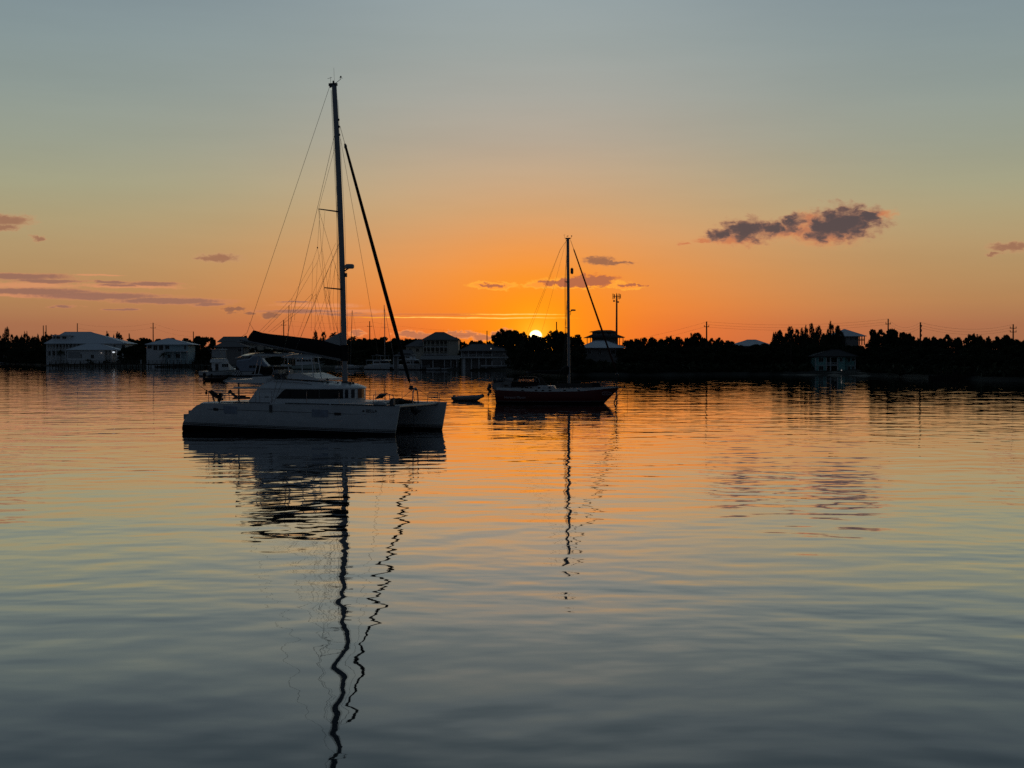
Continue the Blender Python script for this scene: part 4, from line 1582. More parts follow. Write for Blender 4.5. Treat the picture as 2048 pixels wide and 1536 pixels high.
def make_terrain():
    b = MB()
    cols = list(range(-880, 2900, 20))
    offs = [-8, -3, 0, 2, 6, 14, 30, 60, 110, 200, 420, 900, 3000]
    rnd = random.Random(5)
    rings = []
    for px in cols:
        s = shore_d(px)
        wob = 1.2 * math.sin(px * .05) + .8 * math.sin(px * .13 + 1)
        r_ = []
        for o in offs:
            d = s + o + (wob if o < 100 else 0)
            x = at(px, HORIZ, d).x
            z = interp([(-8, -1.5), (0, -.12), (2, .5), (14, .95), (60, 1.8), (200, 3.2), (900, 4.0), (3000, 4.0)], o)
            if 2 < o < 900:
                z += rnd.uniform(-.15, .15)
            r_.append((x, d, z))
        rings.append(r_)
    b.loft(rings, closed=False)
    o = b.build('ground', EARTH, smooth=180)
    tag(o, 'dark scrubby shore land rising behind the harbour', 'land', kind='structure')
    # pale sand strip along the right shore
    b = MB()
    rings = []
    for px in range(1530, 1800, 10):
        if px > 1795:
            continue
        s = shore_d(px) + 1.2 * math.sin(px * .05) + .8 * math.sin(px * .13 + 1)
        k = min(1.0, (px - 1526) / 60, (1796 - px) / 60) * (.8 + .2 * math.sin(px * .11))
        rings.append([(at(px, HORIZ, s + o).x, s + o, -.12 + z * k) for o, z in ((-.5, .10), (1.6, .42), (3.2, .62), (5, .86), (5, .3))])
    b.loft(rings, closed=False)
    o = b.build('beach', SAND, smooth=60)
    tag(o, 'thin strip of pale sand along the right shore', 'beach', kind='structure')


make_terrain()


class House:
    def __init__(self, name, label, pxc, D, cat='house', th=0.0, zb=None, group=None):
        p = base_at(pxc, D)
        self.F = Frame(p.x, D, th, p.z if zb is None else zb)
        self.e = self.F.empty(name, label, cat, group)

    def X(self, px, y=0.0):
        return self.F.p(px, HORIZ, y).x

    def Z(self, py, px=None, y=0.0):
        return self.F.p(1024 if px is None else px, py, y).z

    def wall(self, px0, px1, pyt, y0, y1, m, name='wall', zb=-1.0):
        b = MB()
        b.box(self.X(px0, y0), self.X(px1, y0), y0, y1, zb, self.Z(pyt, (px0 + px1) / 2, y0))
        o = b.build(name, m, self.e)
        self.last = o
        return o

    def panel(self, px0, px1, py0, py1, y, th, m, name, parent=None):
        b = MB()
        b.box(self.X(px0, y), self.X(px1, y), y - th, y, self.Z(py1, px0, y), self.Z(py0, px0, y))
        return b.build(name, m, parent or self.e)

    def window(self, px0, px1, py0, py1, y=0.0, m=None, arch=False):
        """frame with a mullion round a dark pane"""
        x0, x1 = self.X(px0, y), self.X(px1, y)
        z0, z1 = self.Z(py1, px0, y), self.Z(py0, px0, y)
        f = .07
        b = MB()
        b.box(x0 - f, x1 + f, y - .06, y + .02, z1, z1 + f)
        b.box(x0 - f, x1 + f, y - .09, y + .02, z0 - f, z0)
        b.box(x0 - f, x0, y - .055, y + .02, z0, z1)
        b.box(x1, x1 + f, y - .055, y + .02, z0, z1)
        xm = (x0 + x1) / 2
        b.box(xm - .025, xm + .025, y - .05, y - .02, z0, z1)
        w = b.build('window', m or TRIM, self.e)
        b = MB()
        b.box(x0, x1, y - .018, y - .004, z0, z1)
        b.build('pane', PANE, w)
        return w

    def roof(self, px0, px1, pye, rpx0, rpx1, pyr, y0, y1, m, name='roof'):
        ym = (y0 + y1) / 2
        b = MB()
        b.hip(self.X(px0, y0), self.X(px1, y0), y0, y1, self.Z(pye, (px0 + px1) / 2, y0), self.X(rpx0, ym), self.X(rpx1, ym), self.Z(pyr, (rpx0 + rpx1) / 2, ym))
        # standing seams / ridge caps
        o = b.build(name, m, self.e)
        b = MB()
        zr = self.Z(pyr, (rpx0 + rpx1) / 2, ym)
        ze = self.Z(pye, (px0 + px1) / 2, y0)
        R0, R1 = (self.X(rpx0, ym), ym, zr + .02), (self.X(rpx1, ym), ym, zr + .02)
        b.tube([R0, R1], .09, 4)
        for q, r_ in (((self.X(px0, y0), y0, ze), R0), ((self.X(px1, y0), y0, ze), R1)):
            b.tube([q, r_], .08, 4)
        b.build('ridge_cap', m, o)
        return o

    def column(self, px, py0, py1, y, r=.13, m=None):
        b = MB()
        x = self.X(px, y)
        z0, z1 = self.Z(py1, px, y), self.Z(py0, px, y)
        b.box(x - r, x + r, y - r, y + r, z0, z1)
        b.box(x - r * 1.4, x + r * 1.4, y - r * 1.4, y + r * 1.4, z1 - .12, z1 - .003)
        return b.build('column', m or TRIM, self.e)

    def railing(self, px0, px1, py0, py1, y, m=None):
        b = MB()
        x0, x1 = self.X(px0, y), self.X(px1, y)
        z0, z1 = self.Z(py1, px0, y), self.Z(py0, px0, y)
        b.box(x0, x1, y - .04, y + .04, z1 - .08, z1)
        b.box(x0, x1, y - .03, y + .03, z0 + .06, z0 + .12)
        n = max(4, int((x1 - x0) / .32))
        for i in range(n + 1):
            x = x0 + (x1 - x0) * i / n
            b.box(x - .045, x + .045, y - .02, y + .02, z0 + .12, z1 - .08)
        return b.build('railing', m or TRIM, self.e)


def make_houses():
    # A: large white house at the left
    h = House('waterfront_house', 'largest white house at far left with a broad hip roof and two veranda storeys', 170, 575)
    h.wall(160, 248, 687.5, 0, 16, WALLW)
    h.wall(93, 159.8, 687.5, 3.2, 16, WALLW)
    h.roof(88, 252.5, 686.8, 130, 182, 664, -1.0, 17, ROOFW)
    h.panel(92, 160, 699.2, 701, 0.0, -3.1, TRIM, 'veranda_floor')
    for px in (94, 100, 106, 112, 118.5, 125, 131.5, 138, 146, 153):
        h.column(px, 688, 699, .25, .2)
    for px in (94, 103, 112, 121, 131, 141, 151):
        h.column(px, 701.2, 727, .25, .22)
    h.railing(93, 160, 694.6, 699, .2)
    for px in (97, 104, 113, 121, 129, 137):
        h.window(px, px + 4.2, 689.5, 696.5, 3.19)
    for px in (97, 106, 117, 128, 140):
        h.window(px, px + 4.5, 703, 711, 3.19)
    for px in (163, 227.5, 243.5):
        h.window(px, px + (6.5 if px != 227.5 else 3.5), 690, 696.5, 0)
    for px in (227, 240):
        h.window(px, px + 4, 704, 711, 0)
    # roof gallery
    d = h.wall(105, 140, 671.5, 2.0, 6.5, WALLW, 'dormer', zb=h.Z(681))
    d2 = h.panel(103.5, 143, 669.6, 671.5, 1.3, -6, ROOFW, 'dormer_roof')
    h.window(107, 111, 673, 677.5, 2.0)
    h.window(113, 120, 673, 677.5, 2.0)
    h.window(125, 133, 673, 677.5, 2.0)
    # boathouse in front
    h = House('boathouse', 'low white boathouse with its own hip roof standing in front of the largest house', 180, 556)
    h.wall(134, 208, 700, 0, 9, WALLW)
    h.wall(208.2, 224, 700, 2.5, 9, WALLW)
    h.roof(131.5, 236, 699.5, 175, 198, 687, -.8, 10, ROOFW)
    for px in (209, 216, 224, 233):
        h.column(px, 700, 727, .2, .15)
    h.window(161, 163.5, 708, 716, 0)
    h.window(182, 188, 709.5, 716, 0)
    h.panel(136, 160, 704, 716, 0, .03, GEL2, 'shutter_door')
    lm = House('wall_lamp', 'bright white lamp glowing under the boathouse eaves', 227, 555.5, 'lamp')
    b = MB()
    v = lm.F.p(227.3, 704.4, -.4)
    b.lathe([(.05, -.3), (.42, -.2), (.56, 0), (.42, .2), (.05, .3)], (v.x, -.4, v.z), 14)
    b.build('globe', LAMPW, lm.e, smooth=60)
    b = MB()
    b.tube([(v.x, -.4, v.z + .28), (v.x, -.4, v.z + .75), (v.x, .5, v.z + .75)], .05, 5)
    b.build('bracket', DARKALU, lm.e)
    for px, py, lab in ((202.5, 705.8, 'tiny dim lamp on the middle of the boathouse front'),):
        lm = House('small_lamp', lab, px, 555.6, 'lamp')
        b = MB()
        v = lm.F.p(px, py, -.2)
        b.blob((v.x, -.2, v.z), .2, .15, .2, j=0)
        b.build('bulb', LAMPS, lm.e)
        b = MB()
        b.box(v.x - .12, v.x + .12, -.1, .6, v.z + .14, v.z + .22)
        b.build('bracket', DARKALU, lm.e)
    # B: pale blue house
    h = House('hip_roofed_house', 'pale blue house with a pointed white hip roof second from the left', 335, 512)
    h.wall(293, 329, 689.2, 0, 12, WALLW)
    h.wall(329.2, 376, 689.2, .4, 12, WALLB)
    h.roof(289.5, 384, 688.7, 334, 341, 676.8, -1, 13, ROOFW)
    h.window(296, 303.5, 691, 697, 0)
    for px in (307, 318):
        h.window(px, px + 8, 691, 700, 0)
    h.window(331.5, 338.5, 691.5, 698, .4)
    h.window(368.5, 372, 692, 699, .4)
    h.column(328.7, 689.5, 727, -.3, .2)
    h.panel(327, 376, 702, 703.2, .4, 2.5, ROOFW, 'porch_roof')
    for px in (330, 346, 361, 374):
        h.column(px, 703.3, 727, -1.9, .12)
    h.window(336, 341, 709, 716, .4)
    h.window(352, 360, 708, 716, .4)
    # C: buildings behind the boom
    h = House('dark_roofed_house', 'dark low house with a long flat ridge just left of the black sail cover', 470, 540)
    h.wall(443, 500, 684, 0, 12, WALLG)
    h.roof(434, 506, 684, 447, 488, 673.6, -1, 13, ROOFG)
    h.window(455, 461, 687, 692)
    h.window(478, 484, 687, 692)
    h = House('bungalow', 'grey bungalow with a shingle hip roof above the white sport fishing boat', 460, 500)
    h.wall(431, 488, 694, 0, 10, WALLG)
    h.roof(427, 493, 693.6, 450, 470, 682.5, -1, 11, ROOFG)
    h.window(436, 442, 697, 703)
    h.window(476, 483, 697, 703)
    h.column(445, 694, 712, -.7, .12)
    h.column(484, 694, 712, -.7, .12)
    h = House('flat_roofed_building', 'cream flat roofed building showing just below the boom', 520, 520, 'building')
    h.wall(502, 538, 689.5, 0, 9, WALLC)
    h.panel(500.5, 539.5, 688.3, 689.6, -.4, -10, CONC, 'roof')
    h.window(510, 514, 693, 698)
    h.window(527, 531, 693, 698)
    # D: three storey house with balconies
    h = House('three_storey_house', 'tall three storey cream house with balconies and a grey hip roof', 880, 432)
    h.wall(896, 916.5, 679.5, 0, 12, WALLC)
    h.wall(846, 895.8, 679.5, 2.2, 12, WALLC)
    h.roof(843.5, 919, 679.4, 871, 888, 664.6, -.9, 12.9, ROOFG)
    for py in (693, 707.8):
        h.panel(846, 896, py, py + 1.6, 0.0, -2.15, TRIM, 'balcony_floor')
    for px in (847.2, 853.5, 861, 870, 879, 887.5, 894.8):
        h.column(px, 680, 692.8, .2, .13, WALLC)
        h.column(px, 694.8, 707.6, .2, .13, WALLC)
        if px in (847.2, 870, 894.8):
            h.column(px, 709.5, 732, .2, .16, WALLC)
    h.railing(846.5, 895.5, 688.3, 692.8, .1, WALLC)
    h.railing(846.5, 895.5, 703.2, 707.6, .1, WALLC)
    for px in (848.5, 855.5, 864, 873, 881.5, 889):
        h.window(px, px + 4.5, 682.5, 691, 2.19, WALLC)
        h.window(px, px + 4.5, 697, 706, 2.19, WALLC)
    h.wall(812, 845.8, 692.6, .8, 9, WALLC, 'wing_wall')
    h.roof(810, 848, 692.4, 833, 845, 680.5, -.2, 10, ROOFG, 'wing_roof')
    h.window(818, 823, 697, 703, .8, WALLC)
    h.window(832, 838, 697, 703, .8, WALLC)
    # gazebo and dock shed
    h = House('gazebo', 'small two tiered grey roofed gazebo between the power catamaran and the furled sail', 806, 405, 'gazebo')
    h.roof(785, 829, 712, 803, 812, 705, -.5, 7, ROOFG)
    h.roof(796, 828, 706.5, 806, 822, 700, 1, 6, ROOFG, 'upper_roof')
    for px in (787, 796, 812, 826):
        h.column(px, 712, 737, .2, .12)
    h.wall(788, 796, 713, 3, 6, WALLG)
    h = House('dock_shed', 'long low dockside shed with a lean-to roof under the three storey house', 880, 412, 'shed')
    h.wall(842, 916, 719, 3.5, 8, WALLG)
    b = MB()
    z0, z1 = h.Z(718.5), h.Z(711, y=6)
    b.add([(h.X(838), -.6, z0), (h.X(920), -.6, z0), (h.X(918), 8.5, z1), (h.X(840), 8.5, z1), (h.X(838), -.6, z0 - .15), (h.X(920), -.6, z0 - .15), (h.X(918), 8.5, z1 - .15), (h.X(840), 8.5, z1 - .15)],
          [(0, 1, 2, 3), (7, 6, 5, 4), (0, 4, 5, 1), (1, 5, 6, 2), (2, 6, 7, 3), (3, 7, 4, 0)])
    b.build('roof', ROOFG, h.e)
    for px in (843, 866, 889, 902, 913.5):
        h.column(px, 719, 738, 0, .13)
    h.window(868, 875, 722, 727, 3.5)
    for px in (893, 897, 906):
        h.panel(px, px + 2, 722, 734, 3.45, .05, GEL2, 'door')
    # E: bar with verandas
    h = House('veranda_house', 'two storey house with long verandas and an outside stair just left of the sun', 965, 396)
    h.wall(985, 1014, 702, 0, 9, WALLG)
    h.wall(922, 984.8, 702, 2.4, 9, WALLG)
    h.roof(917.5, 1016.5, 701.3, 943, 990, 688.5, -.9, 10, ROOFG)
    h.panel(920, 1023.5, 713.8, 716.2, -.3, -9, TRIM, 'veranda_floor')
    for px in (923, 937, 953, 966, 984):
        h.column(px, 702, 713.7, .1, .11)
    h.railing(922, 985, 708, 713.7, .05)
    for px in (928, 941, 957, 971):
        h.window(px, px + 7, 703.5, 710, 2.39)
    h.window(991, 997, 702.8, 706.5, 0)
    h.window(1007.5, 1012, 702.8, 706, 0)
    h.wall(922, 1012, 716.3, 5, 9, WALLG, 'lower_wall')
    h.wall(925, 930.5, 716.3, .2, 1.2, TRIM, 'pillar')
    h.wall(1013, 1024, 716.3, .3, 8, WALLG, 'stair_tower')
    for px in (943, 958, 972, 990, 1002):
        h.column(px, 716.3, 738, .3, .12)
    for px in (934, 948, 963, 978, 994):
        h.window(px, px + 6, 719, 728, 4.99)
    b = MB()
    xa, xb, za, zb = h.X(1007, -1), h.X(1031, -1), h.Z(714), h.Z(733.5)
    n = 12
    for i in range(n):
        x = xa + (xb - xa) * i / n
        z = za + (zb - za) * (i + 1) / n
        b.box(x, x + (xb - xa) / n + .04, -1.6, -.4, z - .05, z)
    b.build('stair_tread', TRIM, h.e)
    b = MB()
    for yy in (-1.62, -.38):
        b.tube([(xa, yy, za), (xb, yy, zb)], .09, 4)
        b.tube([(xa, yy, za + 1), (xb, yy, zb + 1)], .05, 4)
    b.build('stair_rail', TRIM, h.e)
    h.panel(962, 1022, 730.3, 732.3, -2.6, 2.0, TRIM, 'deck')
    for px in (984, 1003, 1010):
        h.column(px, 722, 733, -3.5, .1)
    for px, py, lab in ((982, 697.2, 'tiny lamp on the roof edge of the veranda house'), (1026, 715.8, 'tiny lit lamp at the stair tower corner of the veranda house')):
        lm = House('small_lamp', lab, px, 394.6, 'lamp')
        v = lm.F.p(px, py, -.3)
        b = MB()
        b.blob((v.x, -.3, v.z), .17, .14, .17, j=0)
        b.build('bulb', LAMPS, lm.e)
        b = MB()
        b.box(v.x - .06, v.x + .06, -.2, 1.2, v.z - .2, v.z - .1)
        b.build('bracket', DARKALU, lm.e)
    # F: houses right of the mast
    h = House('white_roofed_house', 'house with a wide pale hip roof behind the red sailboat mast', 1205, 352)
    h.wall(1166, 1243, 695.8, 0, 11, WALLG)
    h.roof(1156, 1252, 695.2, 1190, 1212, 682, -1, 12, ROOFW)
    h.window(1196, 1203, 700, 708)
    h.window(1222, 1230, 700, 708)
    h.window(1176, 1182, 700, 708)
    h = House('hilltop_pavilion_house', 'dark two tiered house with an open veranda silhouetted left of the cell tower', 1210, 490, zb=3.0)
    h.wall(1186, 1232, 663.8, 2.5, 8, WALLG, 'upper_wall', zb=h.Z(680))
    h.roof(1181, 1234.5, 663.4, 1196, 1222, 660.8, 1.6, 9, ROOFD, 'upper_roof')
    h.roof(1170.5, 1249.5, 674.6, 1187, 1231, 668.2, -1, 11.5, ROOFD)
    h.wall(1186.5, 1236, 675.3, 1.2, 10, WALLG, zb=-3)
    for px in (1174.3, 1181, 1239, 1246):
        h.column(px, 675.4, 690, -.4, .12, ROOFD)
    h.window(1195, 1200, 665.5, 668, 2.5, WALLG)
    h.window(1215, 1222, 665.5, 668, 2.5, WALLG)
    # H: two white roofs among the trees
    h = House('low_white_roof_house', 'broad low white roof half hidden in trees right of the middle utility pole', 1500, 425)
    h.wall(1472, 1538, 692, 0, 11, WALLG)
    h.roof(1462, 1548, 691.5, 1494, 1512, 679.8, -1, 12, ROOFW)
    h.window(1482, 1490, 694, 699)
    h = House('shed_with_pale_roof', 'small pale roofed shed low among the dark bushes below the broad white roof', 1455, 352, 'shed')
    h.wall(1436, 1476, 711, 0, 6, WALLG)
    h.roof(1431, 1481, 710.5, 1442, 1470, 704, -.6, 6.6, ROOFG)
    # I: house on the hill
    h = House('hill_house', 'hill house with a pale pointed roof and open corner veranda right of the casuarinas', 1700, 470, zb=2.6)
    h.wall(1674, 1717.5, 672.4, 0, 11, WALLG, zb=-3)
    h.roof(1662, 1733, 672, 1687, 1690, 658.6, -1, 12, ROOFW)
    for px in (1719, 1723.6, 1728.6):
        h.column(px, 672.6, 690, -.2, .14, ROOFD)
    h.panel(1718, 1729.5, 679.5, 681, -.1, -3, ROOFD, 'veranda_floor')
    h.railing(1718, 1729, 677.5, 679.5, -.2, ROOFD)
    h.window(1700, 1705, 674.5, 680)
    h.window(1709, 1714, 674.5, 680)
    # J: teal two storey house by the beach
    h = House('beach_house', 'teal two storey house with white trim and arched balconies on the beach at right', 1670, 318)
    h.wall(1630.5, 1653, 712.8, 0, 9, WALLT)
    h.wall(1653.2, 1675.8, 712.8, 1.8, 9, WALLT)
    h.wall(1676, 1690, 712.8, 0, 9, WALLT)
    h.wall(1690.2, 1711, 712.8, 1.0, 9, WALLT)
    h.roof(1625.5, 1716.5, 712.4, 1662, 1677, 699.2, -.8, 9.8, ROOFD)
    h.panel(1653, 1676, 730, 731.4, 0, -1.75, TRIM, 'balcony_floor')
    h.panel(1630.5, 1653, 729.9, 731, 0, .04, TRIM, 'belt_course')
    h.panel(1690.4, 1711, 729.9, 731, 1.0, .04, TRIM, 'belt_course')
    for px, y in ((1631.2, -.06), (1652.6, -.06), (1675.4, -.12), (1710.4, .9)):
        h.column(px, 713, 749, y, .10)
    h.column(1660.8, 713, 729.9, .1, .1)
    h.column(1660.8, 731.5, 749, .1, .1)
    h.railing(1653.4, 1675, 725, 729.9, .1)
    for a in ((1638, 1646.3, 715.5, 723.5, 0), (1638, 1646.3, 732.5, 740.5, 0), (1654.5, 1659, 716, 724, 1.8), (1663.5, 1672.5, 716, 728, 1.8), (1654.5, 1659, 733, 744, 1.8), (1663.5, 1672.5, 733, 746, 1.8),
              (1680, 1685, 716, 723, 0), (1695.5, 1700, 716, 723, 1.0), (1703.7, 1708, 716, 721.5, 1.0), (1695.5, 1700, 733, 739, 1.0), (1703.7, 1708, 733, 738, 1.0)):
        h.window(*a)
    lm = House('porch_light', 'small pale light beside the ground floor of the teal house', 1683, 317, 'lamp')
    v = lm.F.p(1683, 740.5, -.3)
    b = MB()
    b.lathe([(.05, -.12), (.13, 0), (.05, .12)], (v.x, -.3, v.z), 8)
    b.build('bulb', LAMPS, lm.e)
    b = MB()
    b.tube([(v.x, -.3, v.z - .12), (v.x, -.3, 0)], .03, 5)
    b.build('post', DARKALU, lm.e)


make_houses()


def make_small_structures():
    # umbrella, sign, gate posts
    p = base_at(1060, 372)
    F = Frame(p.x, 372, 0, p.z)
    t = F.empty('beach_umbrella', 'pale domed beach umbrella below the gap where the sun sets', 'umbrella')
    c = F.p(1060, 711.2, 0)
    e = F.p(1049.5, 716.8, 0)
    rr = abs(e.x - c.x)
    b = MB()
    n = 12
    rings = []
    for r_, z in ((.06, c.z), (rr * .35, c.z - .06), (rr * .7, c.z - .26), (rr, e.z), (rr * .98, e.z - .05), (rr * .66, c.z - .34), (.05, c.z - .14)):
        rings.append([(c.x + r_ * math.cos(2 * math.pi * k / n), r_ * math.sin(2 * math.pi * k / n), z - (.06 if k % 2 and r_ > rr * .9 else 0)) for k in range(n)])
    b.loft(rings)
    b.build('canopy', SAILC, t, smooth=30)
    b = MB()
    b.tube([(c.x, 0, -.3), (c.x, 0, c.z - .1)], .04, 6)
    b.build('pole', ALU, t)
    p = base_at(1126, 330)
    F = Frame(p.x, 330, 0, p.z)
    t = F.empty('notice_board', 'pale two panel notice board on posts left of the red boat mast', 'sign')
    for a, c_ in ((1119.5, 1125.3), (1126, 1132)):
        b = MB()
        q0, q1 = F.p(a, 726, 0), F.p(c_, 720, 0)
        b.box(q0.x, q1.x, -.03, .03, q0.z, q1.z)
        b.build('panel', WALLW, t)
    b = MB()
    for a in (1118.8, 1132.5):
        q = F.p(a, 720, 0)
        b.box(q.x - .05, q.x + .05, .04, .14, -.3, q.z + .05)
    b.box(F.p(1116, 729, 0).x, F.p(1133, 729, 0).x, .05, .12, F.p(1120, 729.6, 0).z, F.p(1120, 728.6, 0).z)
    b.build('frame', WALLG, t)
    for px, lab in ((1036, 'left pale gate post below the stair of the veranda house'), (1042, 'right pale gate post below the stair of the veranda house')):
        p = base_at(px, 374)
        F = Frame(p.x, 374, 0, p.z)
        q0, q1 = F.p(px, 733.5, 0), F.p(px, 723, 0)
        t = F.empty('gate_post', lab, 'post')
        b = MB()
        b.box(-.15, .15, -.15, .15, q0.z, q1.z)
        b.build('shaft', TRIM, t)
        b = MB()
        b.box(-.2, .2, -.2, .2, q1.z + .002, q1.z + .1)
        b.build('cap', TRIM, t)
    # long jetty at the left with pilings and railing
    D = 498.0
    p = at(258, HORIZ, D)
    F = Frame(p.x, D, R(1.5), 0)
    t = F.empty('jetty', 'long dark timber jetty with a railing in front of the two pale houses at left', 'jetty')
    x0, x1 = F.p(97, 727, 0).x, F.p(424, 727, 0).x
    zd = 1.30
    b = MB()
    n = 60
    for i in range(n):
        xa = x0 + (x1 - x0) * i / n
        b.box(xa, xa + (x1 - x0) / n - .06, 0, 3.0, zd - .08, zd)
    b.box(x0, x1, .1, .35, zd - .42, zd - .082)
    b.box(x0, x1, 2.6, 2.85, zd - .42, zd - .082)
    b.build('deck', WOODD, t)
    rnd = random.Random(2)
    k = 0
    for i in range(27):
        x = x0 + .4 + (x1 - x0 - .8) * i / 26
        for y in (.1, 2.8):
            b = MB()
            b.tube([(x + rnd.uniform(-.1, .1), y, -2), (x, y, zd - .09 if y > 1 else zd + rnd.uniform(-.05, .9))], .16, 6)
            b.build('piling', WOODP, t)
    b = MB()
    for i in range(41):
        x = x0 + (x1 - x0) * i / 40
        b.box(x - .06, x + .06, 2.85, 2.97, zd - .06, zd + 1.15 + rnd.uniform(-.05, .12))
    b.box(x0, x1, 2.84, 2.98, zd + 1.0, zd + 1.1)
    b.box(x0, x1, 2.86, 2.94, zd + .5, zd + .58)
    b.build('railing', WOODD, t)
    for px, lab in ((282, 'leftmost'), (337, 'middle'), (350.5, 'rightmost')):
        q = Vector((F.cx + F.c * F.p(px, 725, 1).x, D, zd))
        m_ = thing('service_pedestal', f'{lab} of the three pale service pedestals standing on the jetty', 'pedestal', q, 0, 'pale pedestals on the jetty')
        b = MB()
        b.box(-.13, .13, .9, 1.15, 0, 1.25)
        b.build('body', TRIM, m_)
        b = MB()
        b.box(-.17, .17, .86, 1.19, 1.252, 1.4)
        b.build('head', LAMPS if False else TRIM, m_)
    # pale board leaning at the jetty
    q0, q1 = at(244.5, 704.5, 553), at(250, 727.5, 553)
    t = thing('slide', 'pale narrow slide slanting down beside the right end of the largest house', 'slide', q1)
    b = MB()
    d = q0 - q1
    b.tube([(-.1, 0, 0), tuple(d * .35 + Vector((.06, 0, 0))), tuple(d * .75 + Vector((.05, 0, 0))), tuple(d)], [.22, .36, .40, .25], 8, flat=.45)
    b.build('chute', TRIM, t, smooth=50)
    b = MB()
    b.tube([tuple(d), (d.x + .3, .3, 0)], .06, 5)
    b.tube([tuple(d * .5), (d.x * .5 - .8, .3, 0)], .05, 5)
    b.build('support', DARKALU, t)
    # palisade of dark posts along the water at far right
    D0 = 252.0
    p = at(1960, HORIZ, D0)
    F = Frame(p.x, D0, R(-3), 0)
    t = F.empty('timber_bulkhead', 'dark timber bulkhead of uneven posts along the water at far right', 'bulkhead')
    xa, xb = F.p(1858, 755, 0).x, F.p(2130, 755, 0).x
    rnd = random.Random(9)
    n = 62
    for i in range(n):
        x = xa + (xb - xa) * (i + rnd.uniform(-.2, .2)) / n
        b = MB()
        b.tube([(x, 0, -1.5), (x + rnd.uniform(-.06, .06), rnd.uniform(-.1, .1), rnd.uniform(.7, 1.75))], .11, 6)
        b.build('post', WOODP, t)
    b = MB()
    b.box(xa, xb, .18, .26, -1, .62)
    b.build('backing_board', WOODP, t)
    # upturned pale boat on the right shore
    q = at(1848, 745, 276)
    F = Frame(q.x, 276, R(10), q.z - .35)
    t = F.empty('rowing_boat', 'small pale upturned rowing boat lying on the right shore', 'boat')
    b = MB()
    rings = []
    for x, w, z in ((-.75, .03, .12), (-.5, .3, .3), (0, .42, .4), (.45, .32, .34), (.8, .05, .18)):
        rings.append([(x, -w, 0.0), (x, -w * .8, z * .6), (x, 0, z), (x, w * .8, z * .6), (x, w, 0.0)])
    b.loft(rings)
    b.build('hull', GEL2, t, smooth=50)
    b = MB()
    b.tube([(.6, 0, .3), (1.2, 0, .48), (1.9, 0, .5)], .05, 5)
    b.build('oar', GEL2, t)
    b = MB()
    b.box(-.7, .7, -.02, .02, .36, .43)
    b.build('keel', WALLG, t)
    # cell tower
    p = base_at(1233, 560)
    F = Frame(p.x, 560, 0, p.z)
    t = F.empty('cell_tower', 'slender cell tower with a crown of antennas right of the red boat mast', 'tower')
    top = F.p(1233.5, 590, 0)
    b = MB()
    b.tube([(0, 0, -1), (top.x * .5, 0, top.z * .5), (top.x, 0, top.z)], [.42, .38, .30], 10)
    b.build('pole', DARKALU, t, smooth=60)
    b = MB()
    s = 560 / FPX
    b.tube([(top.x + 1.3 * math.cos(2 * math.pi * k / 12), 1.3 * math.sin(2 * math.pi * k / 12), top.z - .6) for k in range(13)], .07, 4)
    for k in range(3):
        a = 2 * math.pi * k / 3 + .4
        b.tube([(top.x, 0, top.z - .6), (top.x + 1.3 * math.cos(a), 1.3 * math.sin(a), top.z - .6)], .08, 4)
    b.build('platform', DARKALU, t)
    for k in range(10):
        a = 2 * math.pi * k / 10 + .2
        rr = 1.55
        x, y = top.x + rr * math.cos(a), rr * math.sin(a)
        b = MB()
        h_ = 1.05 if k % 3 else .8
        b.box(x - .13, x + .13, y - .10, y + .10, top.z - .6 - h_, top.z - .5 + h_)
        b.tube([(x, y, top.z - .6), (top.x + 1.2 * math.cos(a), 1.2 * math.sin(a), top.z - .6)], .05, 4)
        b.build('panel_antenna', DARKALU, t)
    b = MB()
    b.tube([(top.x, 0, top.z - .2), (top.x, 0, top.z + .9)], .05, 4)
    b.build('lightning_rod', DARKALU, t)
    for px, py, r_ in ((1228, 602, .38), (1236.5, 604, .34)):
        v = F.p(px, py, -.4)
        b = MB()
        b.lathe([(.05, .25), (r_, .05), (r_, -.1), (.05, -.16)], (v.x, -.4, v.z), 12, axis='y')
        b.tube([(v.x, -.2, v.z), (top.x, 0, v.z)], .06, 4)
        b.build('dish_antenna', DARKALU, t, smooth=40)


make_small_structures()

# ------------------------------------------------------------------ power lines
POLES = [  # px, top row, foot row seen or None, distance, arms, label
    (87, 651, 640, 0, 'left one of the close pair of bare utility poles left of the largest house'),
    (92.5, 650.5, 646, 0, 'right one of the close pair of bare utility poles left of the largest house'),
    (155, 646.5, 650, 0, 'bare utility pole rising behind the roof of the largest house'),
    (306.5, 645.5, 600, 1, 'utility pole with a crossarm rising left of the pale blue house'),
    (387, 663, 640, 0, 'short bare utility pole over the trees right of the pale blue house'),
    (567.5, 640, 620, 1, 'utility pole with a crossarm just above the black sail cover'),
    (739.5, 642.5, 600, 1, 'utility pole with a small crossarm right of the catamaran mast'),
    (974, 661.5, 610, 0, 'short utility pole left of the big round tree by the sun'),
    (1113, 643.5, 480, 0, 'thin pole sticking out of the round tree right of the sun'),
    (1413, 643, 345, 1, 'utility pole with a small crossarm right of the cell tower'),
    (1582, 687, 320, 0, 'dim slim pole in front of the casuarina clump'),
    (1776, 637.5, 360, 1, 'utility pole rising behind the big spreading tree at right'),
    (1840.5, 644.5, 290, 2, 'tall utility pole with side insulators at the right shore'),
    (1954, 668, 330, 0, 'dim slim pole among the trees near the right edge'),
    (2026, 648.5, 335, 3, 'utility pole with two crossarms closest to the right edge'),
]
POLE_TOP = {}


